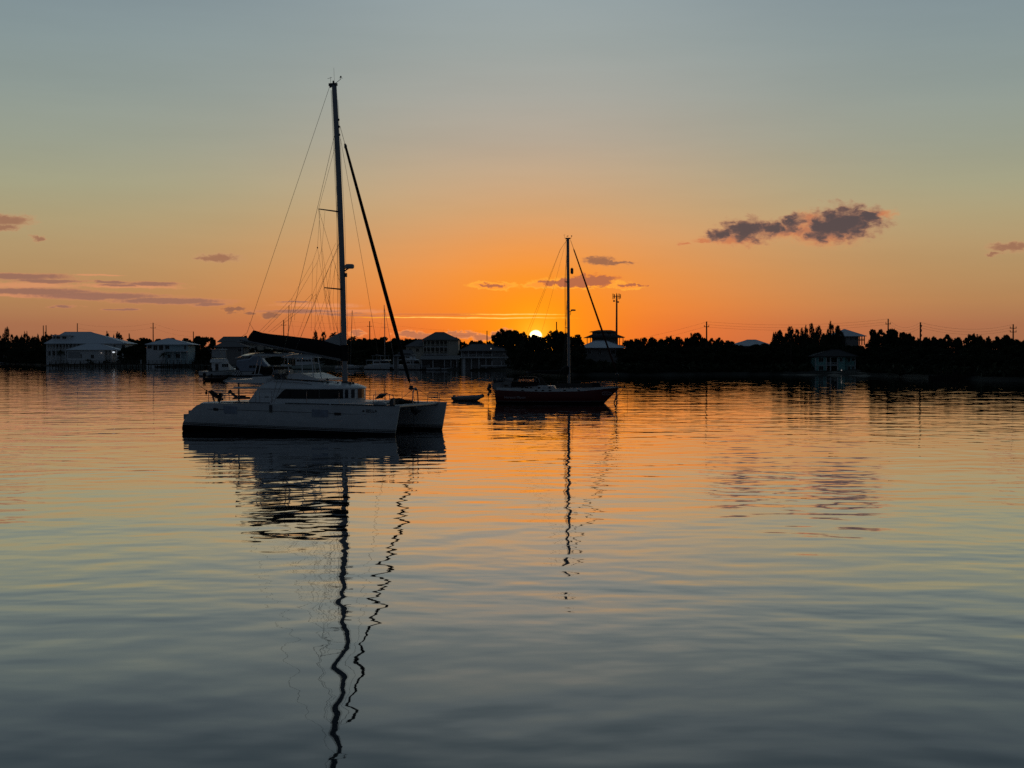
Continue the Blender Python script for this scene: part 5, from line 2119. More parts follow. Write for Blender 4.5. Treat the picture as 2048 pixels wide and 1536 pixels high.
def make_poles():
    for px, py, D, arms, lab in POLES:
        p = base_at(px, D)
        top = at(px, py, D)
        t = thing('utility_pole', lab, 'utility pole', (p.x, D, p.z), 0, 'utility poles along the shore')
        H = top.z - p.z
        rr = .17 * (D / 345) ** .35
        b = MB()
        b.tube([(.0, 0, -.6), (.02, 0, H * .5), (0, 0, H)], [rr * 1.25, rr * 1.1, rr * .9], 8)
        b.build('pole', WOODP, t, smooth=60)
        s = D / FPX
        arm_z = []
        if arms == 1:
            arm_z = [H - 10.5 * s]
            w = 5.0 * s
        elif arms == 2:
            arm_z = [H - 9 * s, H - 18 * s, H - 28 * s]
            w = 1.6 * s
        elif arms == 3:
            arm_z = [H - 8 * s, H - 15.5 * s]
            w = 6.5 * s
        for z in arm_z:
            b = MB()
            if arms == 2:
                b.box(-.05, w * 1.6, -.08, .08, z - .10, z + .06)
            else:
                b.box(-w, w, -.07, .07, z - .07, z + .07)
            b.build('crossarm', WOODP, t)
            b = MB()
            for x in ((-w * .9, w * .9) if arms != 2 else (w * 1.5,)):
                b.lathe([(.05, 0), (.10, .08), (.06, .2), (.1, .28), (.03, .34)], (x, 0, z + .07), 7)
            b.build('insulator', CONC, t)
        POLE_TOP[px] = (top, s)
    spans = [(567.5, 739.5), (739.5, 974), (974, 1413), (1413, 1776), (1776, 1840.5), (1840.5, 2026), (306.5, 387), (155, 306.5)]
    for a, c in spans:
        (p0, s0), (p1, s1) = POLE_TOP[a], POLE_TOP[c]
        for k, dz in enumerate((.5, 6.0, 11.0) if a > 1000 else (1.0, 10.0)):
            L = (p1 - p0).length
            sag = L * .022
            q0, q1 = p0 - Vector((0, 0, dz * s0)), p1 - Vector((0, 0, min(dz, 12) * s1))
            o0 = q0.copy()
            pts = []
            for i in range(13):
                t = i / 12
                v = q0.lerp(q1, t)
                v.z -= 4 * sag * t * (1 - t)
                pts.append(tuple(v - o0))
            b = MB()
            b.tube(pts, .015, 4)
            o = b.build('power_line', WIRE)
            o.location = o0
            tag(o, 'thin overhead wire sagging between two utility poles above the shore trees', 'power line', 'overhead wires above the shore')


make_poles()

# ------------------------------------------------------------------ moored boats along the shore


def windows_strip(b, x0, x1, y, z0, z1, n):
    for i in range(n):
        a = x0 + (x1 - x0) * i / n
        b.box(a + .06, a + (x1 - x0) / n - .06, y - .012, y + .02, z0, z1)


def motor_boat(name, label, px, D, th, L, B, style, cat='motor boat', hullm=None):
    p = at(px, HORIZ, D)
    t = thing(name, label, cat, (p.x, D, 0), -th)
    st = [(-L / 2, B * .42), (-L * .3, B * .48), (0, B * .5), (L * .22, B * .44), (L * .36, B * .28), (L * .46, B * .1), (L / 2, .03)]
    zs = [(-L / 2, .10 * L), (0, .115 * L), (L * .3, .145 * L), (L / 2, .175 * L)]
    zk = [(-L / 2, -.3), (L * .3, -.4), (L / 2, -.1)]
    ship_hull(t, hullm or stripe_boat, st, zs, zk, rake_bow=L * .12, zref=.17 * L)
    zd = .115 * L
    b = MB()
    b.tube([(x, -w - .02, interp(zs, x) - .03) for x, w in st], .05, 5)
    b.tube([(x, w + .02, interp(zs, x) - .03) for x, w in st], .05, 5)
    b.build('rub_rail', RUBBER, t)
    W = B * .38
    if style == 'sport':
        h1 = zd + .16 * L
        b = MB()
        b.loft([[(-L * .18, -W, zd - .2), (-L * .18, W, zd - .2), (-L * .18, W, h1), (-L * .18, -W, h1)],
                [(L * .06, -W, zd - .2), (L * .06, W, zd - .2), (L * .02, W * .9, h1), (L * .02, -W * .9, h1)],
                [(L * .3, -W * .5, zd), (L * .3, W * .5, zd), (L * .26, W * .5, zd + .12), (L * .26, -W * .5, zd + .12)]])
        cb = b.build('cabin', GEL, t)
        b = MB()
        for sgn in (-1, 1):
            windows_strip(b, -L * .15, L * .02, sgn * (W + .005), zd + .07 * L, zd + .13 * L, 3)
        b.build('cabin_window', GLASS, cb)
        b = MB()
        b.box(-L * .19, -L * .181, -W * .5, W * .1, zd, zd + .13 * L)
        b.build('cabin_door', GLASS, cb)
        b = MB()
        b.loft([[(-L * .22, -W * 1.05, h1), (-L * .22, W * 1.05, h1), (-L * .2, W, h1 + .07 * L), (-L * .2, -W, h1 + .07 * L)],
                [(L * .05, -W * .9, h1), (L * .05, W * .9, h1), (L * .0, W * .8, h1 + .085 * L), (L * .0, -W * .8, h1 + .085 * L)]])
        fb = b.build('flybridge', GEL, t)
        b = MB()
        zt = h1 + .26 * L
        for x in (-L * .2, -L * .01):
            for y in (-W * .85, W * .85):
                b.tube([(x, y, h1 + .05 * L), (x * .9 - .1, y * .85, zt)], .05, 5)
        b.build('tower_leg', ALU, fb)
        b = MB()
        b.loft([[(-L * .22, -W, zt), (-L * .22, W, zt), (-L * .22, W * .9, zt + .07), (-L * .22, -W * .9, zt + .07)], [(L * .02, -W * .9, zt), (L * .02, W * .9, zt), (L * .0, W * .8, zt + .09), (L * .0, -W * .8, zt + .09)]])
        b.build('hardtop', GEL, fb)
        b = MB()
        b.loft([[(-L * .195, -W * .86, h1 + .10 * L), (-L * .195, W * .86, h1 + .10 * L), (-L * .195, W * .8, zt - .03), (-L * .195, -W * .8, zt - .03)],
                [(-.02 * L, -W * .8, h1 + .10 * L), (-.02 * L, W * .8, h1 + .10 * L), (-.02 * L, W * .76, zt - .03), (-.02 * L, -W * .76, zt - .03)]])
        b.build('bridge_enclosure', SAILC, fb)
        b = MB()
        for y in (-W * .9, W * .9):
            b.tube([(-L * .05, y, h1), (-L * .3, y * 1.5, zt + .1 * L)], [.04, .012], 5)
        b.build('outrigger', ALU, t)
        b = MB()
        b.box(-L * .5 - .02, -L * .5 + .01, -B * .3, B * .3, zd * .45, zd * .7)
        b.build('transom_panel', GEL2, t)
        b = MB()
        for y in (-.6, .6):
            b.tube([(L * .2, y, zd + .1), (L * .22, y, zd + .75), (L * .46, y * .3, zd + .95), (L * .5, 0, zd + 1.0)], .03, 5)
        b.build('bow_rail', STEEL, t)
        b = MB()
        b.box(-L * .36, -L * .3, -.3, .3, zd - .1, zd + .5)
        b.build('fighting_chair', RUBBER, t)
    elif style == 'trawler':
        h1 = zd + .17 * L
        b = MB()
        b.box(-L * .30, L * .16, -W, W, zd - .1, h1)
        b.loft([[(L * .16, -W, zd), (L * .16, W, zd), (L * .16, W, zd + .08 * L), (L * .16, -W, zd + .08 * L)], [(L * .34, -W * .5, zd + .03 * L), (L * .34, W * .5, zd + .03 * L), (L * .33, W * .5, zd + .06 * L), (L * .33, -W * .5, zd + .06 * L)]])
        cb = b.build('cabin', GEL, t)
        b = MB()
        for sgn in (-1, 1):
            windows_strip(b, -L * .27, L * .14, sgn * (W + .005), zd + .10 * L, zd + .15 * L, 5)
        b.build('cabin_window', GLASS, cb)
        b = MB()
        b.box(L * .161, L * .17, -W * .85, W * .85, zd + .10 * L, zd + .15 * L)
        b.build('windscreen', GLASS, cb)
        b = MB()
        b.box(-L * .46, L * .20, -W * 1.15, W * 1.15, h1 + .002, h1 + .09)
        b.build('roof', GEL, t)
        b = MB()
        for x in (-L * .44, -L * .36):
            for y in (-W, W):
                b.tube([(x, y, zd - .1), (x, y, h1)], .04, 5)
        b.build('roof_post', STEEL, t)
        b = MB()
        for y in (-1, 1):
            b.tube([(L * .18, y * W, zd + .1), (L * .2, y * W, zd + .95), (L * .42, y * W * .5, zd + 1.15), (L * .5, 0, zd + 1.2)], .035, 5)
            b.tube([(L * .18, y * W, zd + .55), (L * .42, y * W * .5, zd + .8)], .025, 5)
        b.build('bow_rail', STEEL, t)
        b = MB()
        b.tube([(-L * .05, 0, h1), (-L * .05, 0, h1 + 1.5)], .05, 5)
        b.box(-L * .05 - .4, -L * .05 + .4, -.1, .1, h1 + .9, h1 + 1.05)
        b.build('radar_mast', ALU, t)
    elif style == 'covered':
        h1 = zd + .2 * L
        b = MB()
        prof_ = [(-L * .42, zd - .1), (-L * .40, zd + .24 * L), (-L * .12, zd + .28 * L), (-L * .02, zd + .36 * L), (L * .12, zd + .37 * L), (L * .20, zd + .22 * L), (L * .30, zd + .12 * L), (L * .34, zd - .05)]
        b.loft([[(x, -W * 1.02, z - (z - zd) * .12) for x, z in prof_], [(x, -W * .7, z) for x, z in prof_], [(x, W * .7, z) for x, z in prof_], [(x, W * 1.02, z - (z - zd) * .12) for x, z in prof_]])
        cb = b.build('cabin', VINYL, t)
        b = MB()
        for sgn in (-1, 1):
            windows_strip(b, -L * .12, L * .2, sgn * (W * 1.03 + .004), zd + .07 * L, zd + .125 * L, 4)
        b.build('cabin_window', GLASS, cb)
        b = MB()
        for y in (-1, 1):
            b.tube([(L * .2, y * W, zd + .1), (L * .24, y * W, zd + .9), (L * .42, y * W * .5, zd + 1.1), (L * .5, 0, zd + 1.15)], .035, 5)
        b.build('bow_rail', STEEL, t)
        b = MB()
        b.blob((L * .36, 0, zd + .55), .9, .8, .32, seed=5, j=.05)
        b.build('tender_cover', SAILC, t, smooth=60)
        b = MB()
        b.tube([(0, 0, zd + .36 * L), (-.2, 0, zd + .46 * L)], .05, 5)
        b.lathe([(.2, -.05), (.25, .05), (.1, .1)], (L * .05, 0, zd + .40 * L), 10)
        b.build('radar_arch', GEL, t)
    return t


stripe_boat = stripe_mat('small_boat_paint', [(-1.0, (0.01, 0.01, 0.012)), (0.12, (0.03, 0.04, 0.06)), (0.2, (0.60, 0.61, 0.62))], span=4.5)
stripe_green = stripe_mat('green_boat_paint', [(-1.0, (0.01, 0.01, 0.012)), (0.18, (0.46, 0.52, 0.47))], span=4.5)


def catamaran_small(name, label, px, D, th, L, B, mast_h=None, fly=False):
    p = at(px, HORIZ, D)
    t = thing(name, label, 'catamaran', (p.x, D, 0), -th)
    hb = B / 2 - .75
    for sgn in (-1, 1):
        rings = []
        for x, w, z1 in ((-L / 2, .5, .5), (-L * .42, .72, 1.2), (0, .75, 1.5), (L * .3, .6, 1.6), (L * .45, .25, 1.65), (L / 2, .04, 1.65)):
            rings.append([(x, sgn * hb - w, z1), (x, sgn * hb - w, .7), (x, sgn * hb - w * .75, 0), (x, sgn * hb, -.5), (x, sgn * hb + w * .75, 0), (x, sgn * hb + w, .7), (x, sgn * hb + w, z1)])
        MB().loft(rings).build('hull', stripe_boat, t, smooth=40)
    b = MB()
    b.box(-L * .4, L * .25, -hb, hb, .75, 1.55)
    b.build('bridgedeck', GEL, t)
    zr = 2.75 if not fly else 2.9
    b = MB()
    b.loft([[(-L * .2, -hb * .95, 1.5), (-L * .2, hb * .95, 1.5), (-L * .2, hb * .9, zr), (-L * .2, -hb * .9, zr)],
            [(L * .1, -hb * .9, 1.5), (L * .1, hb * .9, 1.5), (L * .06, hb * .8, zr), (L * .06, -hb * .8, zr)],
            [(L * .2, -hb * .4, 1.5), (L * .2, hb * .4, 1.5), (L * .14, hb * .35, zr - .15), (L * .14, -hb * .35, zr - .15)]])
    cb = b.build('cabin', GEL, t)
    b = MB()
    for sgn in (-1, 1):
        windows_strip(b, -L * .16, L * .06, sgn * hb * .935, 1.9, 2.45, 3)
    b.build('cabin_window', GLASS, cb)
    b = MB()
    b.loft([[(L * .10 + .02, -hb * .86, 1.95), (L * .10 + .02, hb * .86, 1.95), (L * .075 + .02, hb * .8, 2.5), (L * .075 + .02, -hb * .8, 2.5)],
            [(L * .185, -hb * .42, 1.95), (L * .185, hb * .42, 1.95), (L * .16 + .02, hb * .38, 2.45), (L * .16 + .02, -hb * .38, 2.45)]])
    b.build('windscreen', GLASS, cb)
    b = MB()
    b.loft([[(-L * .46, -hb, zr), (-L * .46, hb, zr), (-L * .46, hb, zr + .14), (-L * .46, -hb, zr + .14)],
            [(L * .1, -hb * 1.0, zr + .02), (L * .1, hb * 1.0, zr + .02), (L * .1, hb * .95, zr + .18), (L * .1, -hb * .95, zr + .18)],
            [(L * .2, -hb * .5, zr - .05), (L * .2, hb * .5, zr - .05), (L * .19, hb * .45, zr + .06), (L * .19, -hb * .45, zr + .06)]])
    b.build('hardtop', GEL, t)
    b = MB()
    for y in (-hb, hb):
        b.tube([(-L * .44, y, 1.3), (-L * .44, y, zr)], .06, 5)
    b.build('roof_post', GEL2, t)
    if fly:
        b = MB()
        b.loft([[(-L * .22, -hb * .6, zr + .15), (-L * .22, hb * .6, zr + .15), (-L * .2, hb * .55, zr + 1.1), (-L * .2, -hb * .55, zr + 1.1)],
                [(L * .02, -hb * .6, zr + .15), (L * .02, hb * .6, zr + .15), (-.02 * L, hb * .5, zr + 1.1), (-.02 * L, -hb * .5, zr + 1.1)]])
        fb = b.build('flybridge', GEL, t)
        b = MB()
        b.box(-L * .24, L * .02, -hb * .62, hb * .62, zr + 1.62, zr + 1.72)
        for x in (-L * .22, -L * .01):
            for y in (-hb * .55, hb * .55):
                b.tube([(x, y, zr + 1.0), (x, y, zr + 1.62)], .05, 5)
        b.build('bridge_top', GEL, fb)
        b = MB()
        for sgn in (-1, 1):
            windows_strip(b, -L * .19, -L * .03, sgn * hb * .60, zr + .6, zr + .98, 2)
        b.build('bridge_window', GLASS, fb)
    else:
        b = MB()
        for x in (-L * .25, -L * .08, L * .06):
            for y in (-hb * .7, hb * .7):
                b.tube([(x, y, zr + .1), (x, y, zr + 1.35)], .06, 5)
        b.box(-L * .28, L * .08, -hb * .8, hb * .8, zr + 1.352, zr + 1.45)
        b.build('bimini', GEL2, t)
    if mast_h:
        b = MB()
        b.tube([(L * .08, 0, zr), (L * .07, 0, mast_h * .6), (L * .05, 0, mast_h)], [.13, .12, .09], 8)
        m_ = b.build('mast', ALU, t, smooth=60)
        zc = CAM_H + (HORIZ - 654.5) * D / FPX
        b = MB()
        b.box(L * .06 - .04, L * .06 + .04, -1.3, 1.3, zc - .04, zc + .04)
        b.build('spreader', ALU, m_)
        b = MB()
        b.tube([(L * .06, 0, mast_h - 1.0), (L * .48, 0, 1.9)], .05, 5)
        b.build('forestay', ALU, m_)
        b = MB()
        for sgn in (-1, 1):
            b.tube([(L * .05, 0, mast_h - .8), (-L * .06, sgn * (hb + .6), 1.5)], .014, 4)
        b.build('shroud', WIRE, m_)
        b = MB()
        b.tube([(L * .06, 0, zr + 1.3), (-L * .3, 0, zr + 1.75)], .10, 6)
        b.build('boom', ALU, m_)
    b = MB()
    b.tube([(L * .42, -hb, 1.55), (L * .42, hb, 1.55)], .1, 6)
    b.build('crossbeam', ALU, t)
    return t


def monohull(name, label, px, D, th, L, top_py, lean=0.0):
    p = at(px, HORIZ, D)
    t = thing(name, label, 'sailboat', (p.x, D, 0), -th)
    st = [(-L / 2, L * .10), (-L * .2, L * .15), (.05 * L, L * .16), (L * .3, L * .10), (L * .45, L * .03), (L / 2, .02)]
    zs = [(-L / 2, .95), (0, .9), (L / 2, 1.25)]
    ship_hull(t, stripe_boat, st, zs, [(-L / 2, -.2), (L / 2, -.3)], rake_bow=L * .1)
    b = MB()
    b.loft([[(-L * .15, -L * .09, .8), (-L * .15, L * .09, .8), (-L * .15, L * .08, 1.4), (-L * .15, -L * .08, 1.4)], [(L * .2, -L * .06, .9), (L * .2, L * .06, .9), (L * .17, L * .04, 1.3), (L * .17, -L * .04, 1.3)]])
    b.build('coachroof', GEL, t)
    H = at(px, top_py, D).z
    b = MB()
    b.tube([(.05 * L, 0, .9), (.05 * L + lean, 0, H)], [.11, .08], 7)
    m_ = b.build('mast', DARKALU, t, smooth=60)
    b = MB()
    b.tube([(.05 * L, 0, 2.2), (-L * .35, 0, 2.4)], .14, 6)
    b.build('boom', BLACKCAN, m_)
    b = MB()
    b.tube([(.05 * L + lean, 0, H), (-L * .48, 0, 1.0)], .012, 4)
    b.tube([(.05 * L + lean, 0, H), (L * .48, 0, 1.3)], .02, 4)
    b.build('stay', WIRE, m_)
    b = MB()
    b.box(.05 * L - .03, .05 * L + .03, -L * .1, L * .1, H * .55, H * .55 + .06)
    b.build('spreader', DARKALU, m_)
    return t


def make_moored_boats():
    motor_boat('sport_fishing_boat', 'white sport fishing boat with a tower and hardtop left of the catamaran cabin', 446, 292, R(-52), 10.2, 3.7, 'sport')
    motor_boat('cabin_cruiser', 'white cabin cruiser under a blue grey canopy seen behind the helm seat', 512, 290, R(6), 9.2, 3.3, 'covered')
    motor_boat('trawler_yacht', 'pale green hulled trawler yacht seen through the bimini posts of the catamaran', 614, 436, R(3), 11.0, 3.8, 'trawler', hullm=stripe_green)
    catamaran_small('sailing_catamaran', 'smaller white sailing catamaran with a bare mast moored right of the big mast', 766, 424, R(42), 10.8, 6.2, at(765, 610, 424).z)
    catamaran_small('power_catamaran', 'white power catamaran with a flybridge moored behind the furled headsail', 826, 416, R(42), 10.0, 5.6, None, True)
    monohull('moored_sailboat', 'small sailboat whose bare mast shows left of the lazy jacks', 572, 446, R(12), 9.0, 610, .6)
    monohull('moored_sailboat', 'small sailboat whose bare mast shows close right of the catamaran mast', 698, 440, R(-8), 8.5, 620.5, .6)
    for px, D, L, lab in ((895, 409, 3.6, 'small open skiff tied below the dock shed'), (868, 411, 4.6, 'low work skiff lying between the power catamaran and the open skiff'), (935, 404, 4.2, 'dark open skiff lying below the veranda house')):
        p = at(px, HORIZ, D)
        t = thing('skiff', lab, 'skiff', (p.x, D, 0), R(3))
        st = [(-L / 2, L * .16), (0, L * .18), (L * .3, L * .13), (L * .45, L * .05), (L / 2, .02)]
        ship_hull(t, stripe_boat if px != 935 else RUBBER, st, [(-L / 2, .55), (L / 2, .85)], [(-L / 2, -.1), (L / 2, -.1)], rake_bow=.5, zref=.8)
        b = MB()
        b.box(-L * .1, 0, -L * .16, L * .16, .5, .62)
        b.build('thwart', WALLG, t)
        b = MB()
        b.blob((-L * .52, 0, .75), .16, .15, .26, j=.05)
        b.tube([(-L * .52, 0, .6), (-L * .54, 0, -.2)], .06, 5)
        b.build('outboard_engine', RUBBER, t)
    # far left group
    motor_boat('cabin_boat', 'pale cabin boat at the far left edge of the water', 14, 735, R(-35), 8.0, 2.9, 'sport')
    motor_boat('cabin_boat', 'second pale cabin boat from the left edge moored right of the boxy barge', 50, 730, R(65), 9.5, 3.2, 'trawler')
    p = at(33, HORIZ, 728)
    t = thing('house_barge', 'boxy pale barge moored between the two boats at far left', 'barge', (p.x, 728, 0))
    b = MB()
    b.box(-2.2, 2.2, -1.5, 1.5, -.3, .8)
    b.build('hull', GEL2, t)
    b = MB()
    b.box(-1.7, 1.7, -1.3, 1.3, .8, 4.2)
    cb = b.build('cabin', GEL2, t)
    b = MB()
    b.box(-.8, .2, -1.33, -1.3, 1.9, 3.0)
    b.build('window', PANE, cb)
    p = at(80, HORIZ, 720)
    t = thing('dock_shelter', 'small flat roofed shelter on posts at the foot of the largest house', 'shelter', (p.x, 720, 0))
    b = MB()
    b.box(-3.2, 2.6, -1.8, 1.8, 4.6, 4.85)
    b.build('roof', TRIM, t)
    for x in (-2.9, 2.3):
        for y in (-1.6, 1.6):
            b = MB()
            b.tube([(x, y, -1), (x, y, 4.6)], .1, 6)
            b.build('post', WOODD, t)
    b = MB()
    b.box(-5, 4, -2.2, 2.2, 1.1, 1.35)
    b.build('deck', WOODD, t)
    q = at(432, 761.5, dist(761.8))
    inflatable('outboard_dinghy', 'dark red inflatable dinghy with an outboard engine lying astern of the sport fishing boat', q.x, q.y, R(4), 3.9, motor=True, dark=True)


make_moored_boats()

# ================================================================== trees
NPR = np.random.RandomState(11)


def leaf_mesh(name, centers, per, spread, size, aspect=1.0, m=LEAF, flat=1.0, droop=None, seed=1):
    """many small leaf faces scattered round clump centres"""
    rs = np.random.RandomState(seed)
    C = np.asarray(centers, float)
    n = len(C) * per
    ctr = np.repeat(C[:, :3], per, axis=0)
    sp = np.repeat(C[:, 3], per)[:, None] if C.shape[1] > 3 else spread
    off = rs.normal(size=(n, 3))
    off /= np.maximum(np.linalg.norm(off, axis=1, keepdims=True), 1e-6)
    off *= rs.uniform(.35, 1.0, (n, 1)) * sp * np.array([1, 1, flat])
    P = ctr + off
    u = rs.normal(size=(n, 3))
    if droop is not None:
        u = u * .45 + np.array(droop)
    u /= np.linalg.norm(u, axis=1, keepdims=True)
    w = rs.normal(size=(n, 3))
    v = np.cross(u, w)
    v /= np.maximum(np.linalg.norm(v, axis=1, keepdims=True), 1e-6)
    s = size * rs.uniform(.6, 1.4, (n, 1))
    u = u * s * aspect
    v = v * s
    q = np.stack([P - u * .5, P + v * .35, P + u * .5, P - v * .35], axis=1).reshape(-1, 3)
    me = bpy.data.meshes.new(name)
    me.from_pydata(q.tolist(), [], [(4 * i, 4 * i + 1, 4 * i + 2, 4 * i + 3) for i in range(n)])
    me.materials.append(m)
    me.update()
    return me


def trunk_mesh(name, paths, m=BARK):
    b = MB()
    for pts, rr in paths:
        b.tube(pts, rr, 6)
    o = b.build(name, m)
    me = o.data
    bpy.data.objects.remove(o)
    return me


def broad_variant(seed, flat_top=False):
    """unit tree: height 1, half-width about 0.5, crown from 0.12 to 1"""
    rs = np.random.RandomState(seed)
    cs = []
    lobes = [(rs.uniform(-.28, .28), rs.uniform(-.25, .25), rs.uniform(.52, .78), rs.uniform(.19, .27)) for _ in range(8)]
    lobes.append((0, 0, .80 if not flat_top else .78, .2))
    for lx, ly, lz, lr in lobes:
        for _ in range(22):
            d = rs.normal(size=3)
            d /= np.linalg.norm(d)
            d[2] = abs(d[2]) * .9 - .2
            r = lr * rs.uniform(.6, 1.0)
            cs.append((lx + d[0] * r * 1.15, ly + d[1] * r * 1.15, min(.98, lz + d[2] * r * (.6 if flat_top else .95)), rs.uniform(.035, .075)))
    for _ in range(95):
        a = rs.uniform(0, 2 * math.pi)
        r = rs.uniform(.0, 1.0) ** .6 * .46
        cs.append((r * math.cos(a), r * math.sin(a), rs.uniform(.08, .68) - .12 * (r / .46) ** 2, rs.uniform(.06, .10)))
    crown = leaf_mesh('crown', cs, 24, .06, .050, 1.5, LEAF, .8, None, seed)
    paths = [([(0, 0, -.06), (rs.uniform(-.02, .02), 0, .2), (rs.uniform(-.03, .03), 0, .42), (0, 0, .7)], [.035, .028, .022, .01])]
    for k in range(5):
        a = rs.uniform(0, 6.28)
        paths.append(([(0, 0, .22 + .05 * k), (.14 * math.cos(a), .14 * math.sin(a), .42 + .04 * k), (.3 * math.cos(a), .3 * math.sin(a), .6 + .03 * k)], [.018, .012, .005]))
    return trunk_mesh('trunk', paths), crown


def casuarina_variant(seed):
    rs = np.random.RandomState(seed)
    cs = []
    for k in range(100):
        z = rs.uniform(.06, 1.0) ** .9
        r = (1 - z) ** .8 * .40 * rs.uniform(.2, 1.0) + .02
        a = rs.uniform(0, 6.28)
        cs.append((r * math.cos(a), r * math.sin(a), z * .97 + .08 * r, .035 + .05 * (1 - z)))
    crown = leaf_mesh('crown', cs, 17, .04, .019, 4.0, LEAF2, 1.3, (0, 0, .8), seed)
    paths = [([(0, 0, -.05), (0, 0, .5), (rs.uniform(-.01, .01), 0, .99)], [.022, .014, .003])]
    for k in range(9):
        z = .2 + .075 * k
        a = rs.uniform(0, 6.28)
        r = (1 - z) * .32
        paths.append(([(0, 0, z), (r * math.cos(a), r * math.sin(a), z + .10)], [.006, .002]))
    return trunk_mesh('trunk', paths), crown


def palm_variant(seed):
    rs = np.random.RandomState(seed)
    vs, fs = [], []
    top = np.array((.03, 0, .78))
    for k in range(17):
        a = 2 * math.pi * k / 17 + rs.uniform(-.15, .15)
        el = rs.uniform(-.25, 1.15)
        L = rs.uniform(.27, .34)
        d = np.array((math.cos(a) * math.cos(el), math.sin(a) * math.cos(el), math.sin(el)))
        pts = []
        for i in range(10):
            t = i / 9
            pts.append(top + d * L * t + np.array((0, 0, -.22 * t * t)))
        side = np.array((-math.sin(a), math.cos(a), 0))
        for i in range(9):
            t = (i + .5) / 9
            w = .075 * math.sin(math.pi * min(1, t * .9 + .1)) + .008
            for sg in (-1, 1):
                o = len(vs)
                p0, p1 = pts[i], pts[i + 1]
                tip = (p0 + p1) / 2 + side * sg * w + np.array((0, 0, -w * .7)) + d * .02
                vs += [tuple(p0), tuple(p0 * .45 + p1 * .55), tuple(tip)]
                fs.append((o, o + 1, o + 2))
                o = len(vs)
                q0 = p0 * .5 + p1 * .5
                vs += [tuple(q0), tuple(p1), tuple(tip + d * L * .06)]
                fs.append((o, o + 1, o + 2))
    me = bpy.data.meshes.new('crown')
    me.from_pydata(vs, [], fs)
    me.materials.append(LEAFP)
    tr = trunk_mesh('trunk', [([(0, 0, -.05), (-.015, 0, .3), (.0, 0, .6), (.03, 0, .79)], [.022, .017, .015, .016])])
    return tr, me


def shrub_variant(seed):
    rs = np.random.RandomState(seed)
    cs = []
    for _ in range(60):
        a = rs.uniform(0, 6.28)
        r = rs.uniform(0, .5) ** .8
        cs.append((r * math.cos(a), r * math.sin(a) * .7, rs.uniform(.05, .95) * (1 - (r / .62) ** 2) + .03, rs.uniform(.06, .12)))
    crown = leaf_mesh('foliage', cs, 16, .09, .07, 1.5, LEAF, .8, None, seed)
    tr = trunk_mesh('stem', [([(0, 0, -.08), (.04, 0, .3), (.1, .05, .6)], [.03, .02, .006]), ([(0, 0, 0), (-.1, .03, .5)], [.022, .006])])
    return tr, crown


BROAD = [broad_variant(21 + i, i == 4) for i in range(6)]
CASU = [casuarina_variant(51 + i) for i in range(5)]
PALM = [palm_variant(71 + i) for i in range(2)]
SHRUB = [shrub_variant(81 + i) for i in range(4)]
RT = random.Random(77)


def plant(kind, px, top_py, wpx, D, label, group=None, var=None, name=None):
    pool = {'broad': BROAD, 'casu': CASU, 'palm': PALM, 'shrub': SHRUB}[kind]
    nm = name or {'broad': 'broadleaf_tree', 'casu': 'casuarina_tree', 'palm': 'palm_tree', 'shrub': 'shrub'}[kind]
    tr, cr = pool[RT.randrange(len(pool)) if var is None else var]
    p = base_at(px, D)
    H = at(px, top_py, D).z - p.z
    W = wpx * D / FPX
    if kind == 'casu':
        W *= RT.uniform(.8, 1.35)
    t = thing(nm, label, 'shrub' if kind == 'shrub' else ('palm' if kind == 'palm' else 'tree'), p, RT.uniform(0, 6.28), group)
    wid = {'broad': W / .98, 'casu': W / .5, 'palm': W / .62, 'shrub': W / 1.1}[kind]
    if kind == 'casu':
        t.rotation_euler = (RT.uniform(-.07, .07), RT.uniform(-.07, .07), t.rotation_euler[2])
    for me, nm2 in ((tr, 'trunk' if kind != 'shrub' else 'stem'), (cr, 'crown' if kind != 'shrub' else 'foliage')):
        o = bpy.data.objects.new(nm2, me)
        COL.objects.link(o)
        o.parent = t
        o.scale = (wid, wid, H)
    return t


ORD = ['leftmost', 'second', 'third', 'fourth', 'fifth', 'sixth', 'seventh', 'eighth', 'ninth', 'tenth', 'eleventh', 'twelfth', 'thirteenth', 'fourteenth', 'fifteenth', 'sixteenth', 'seventeenth', 'eighteenth']


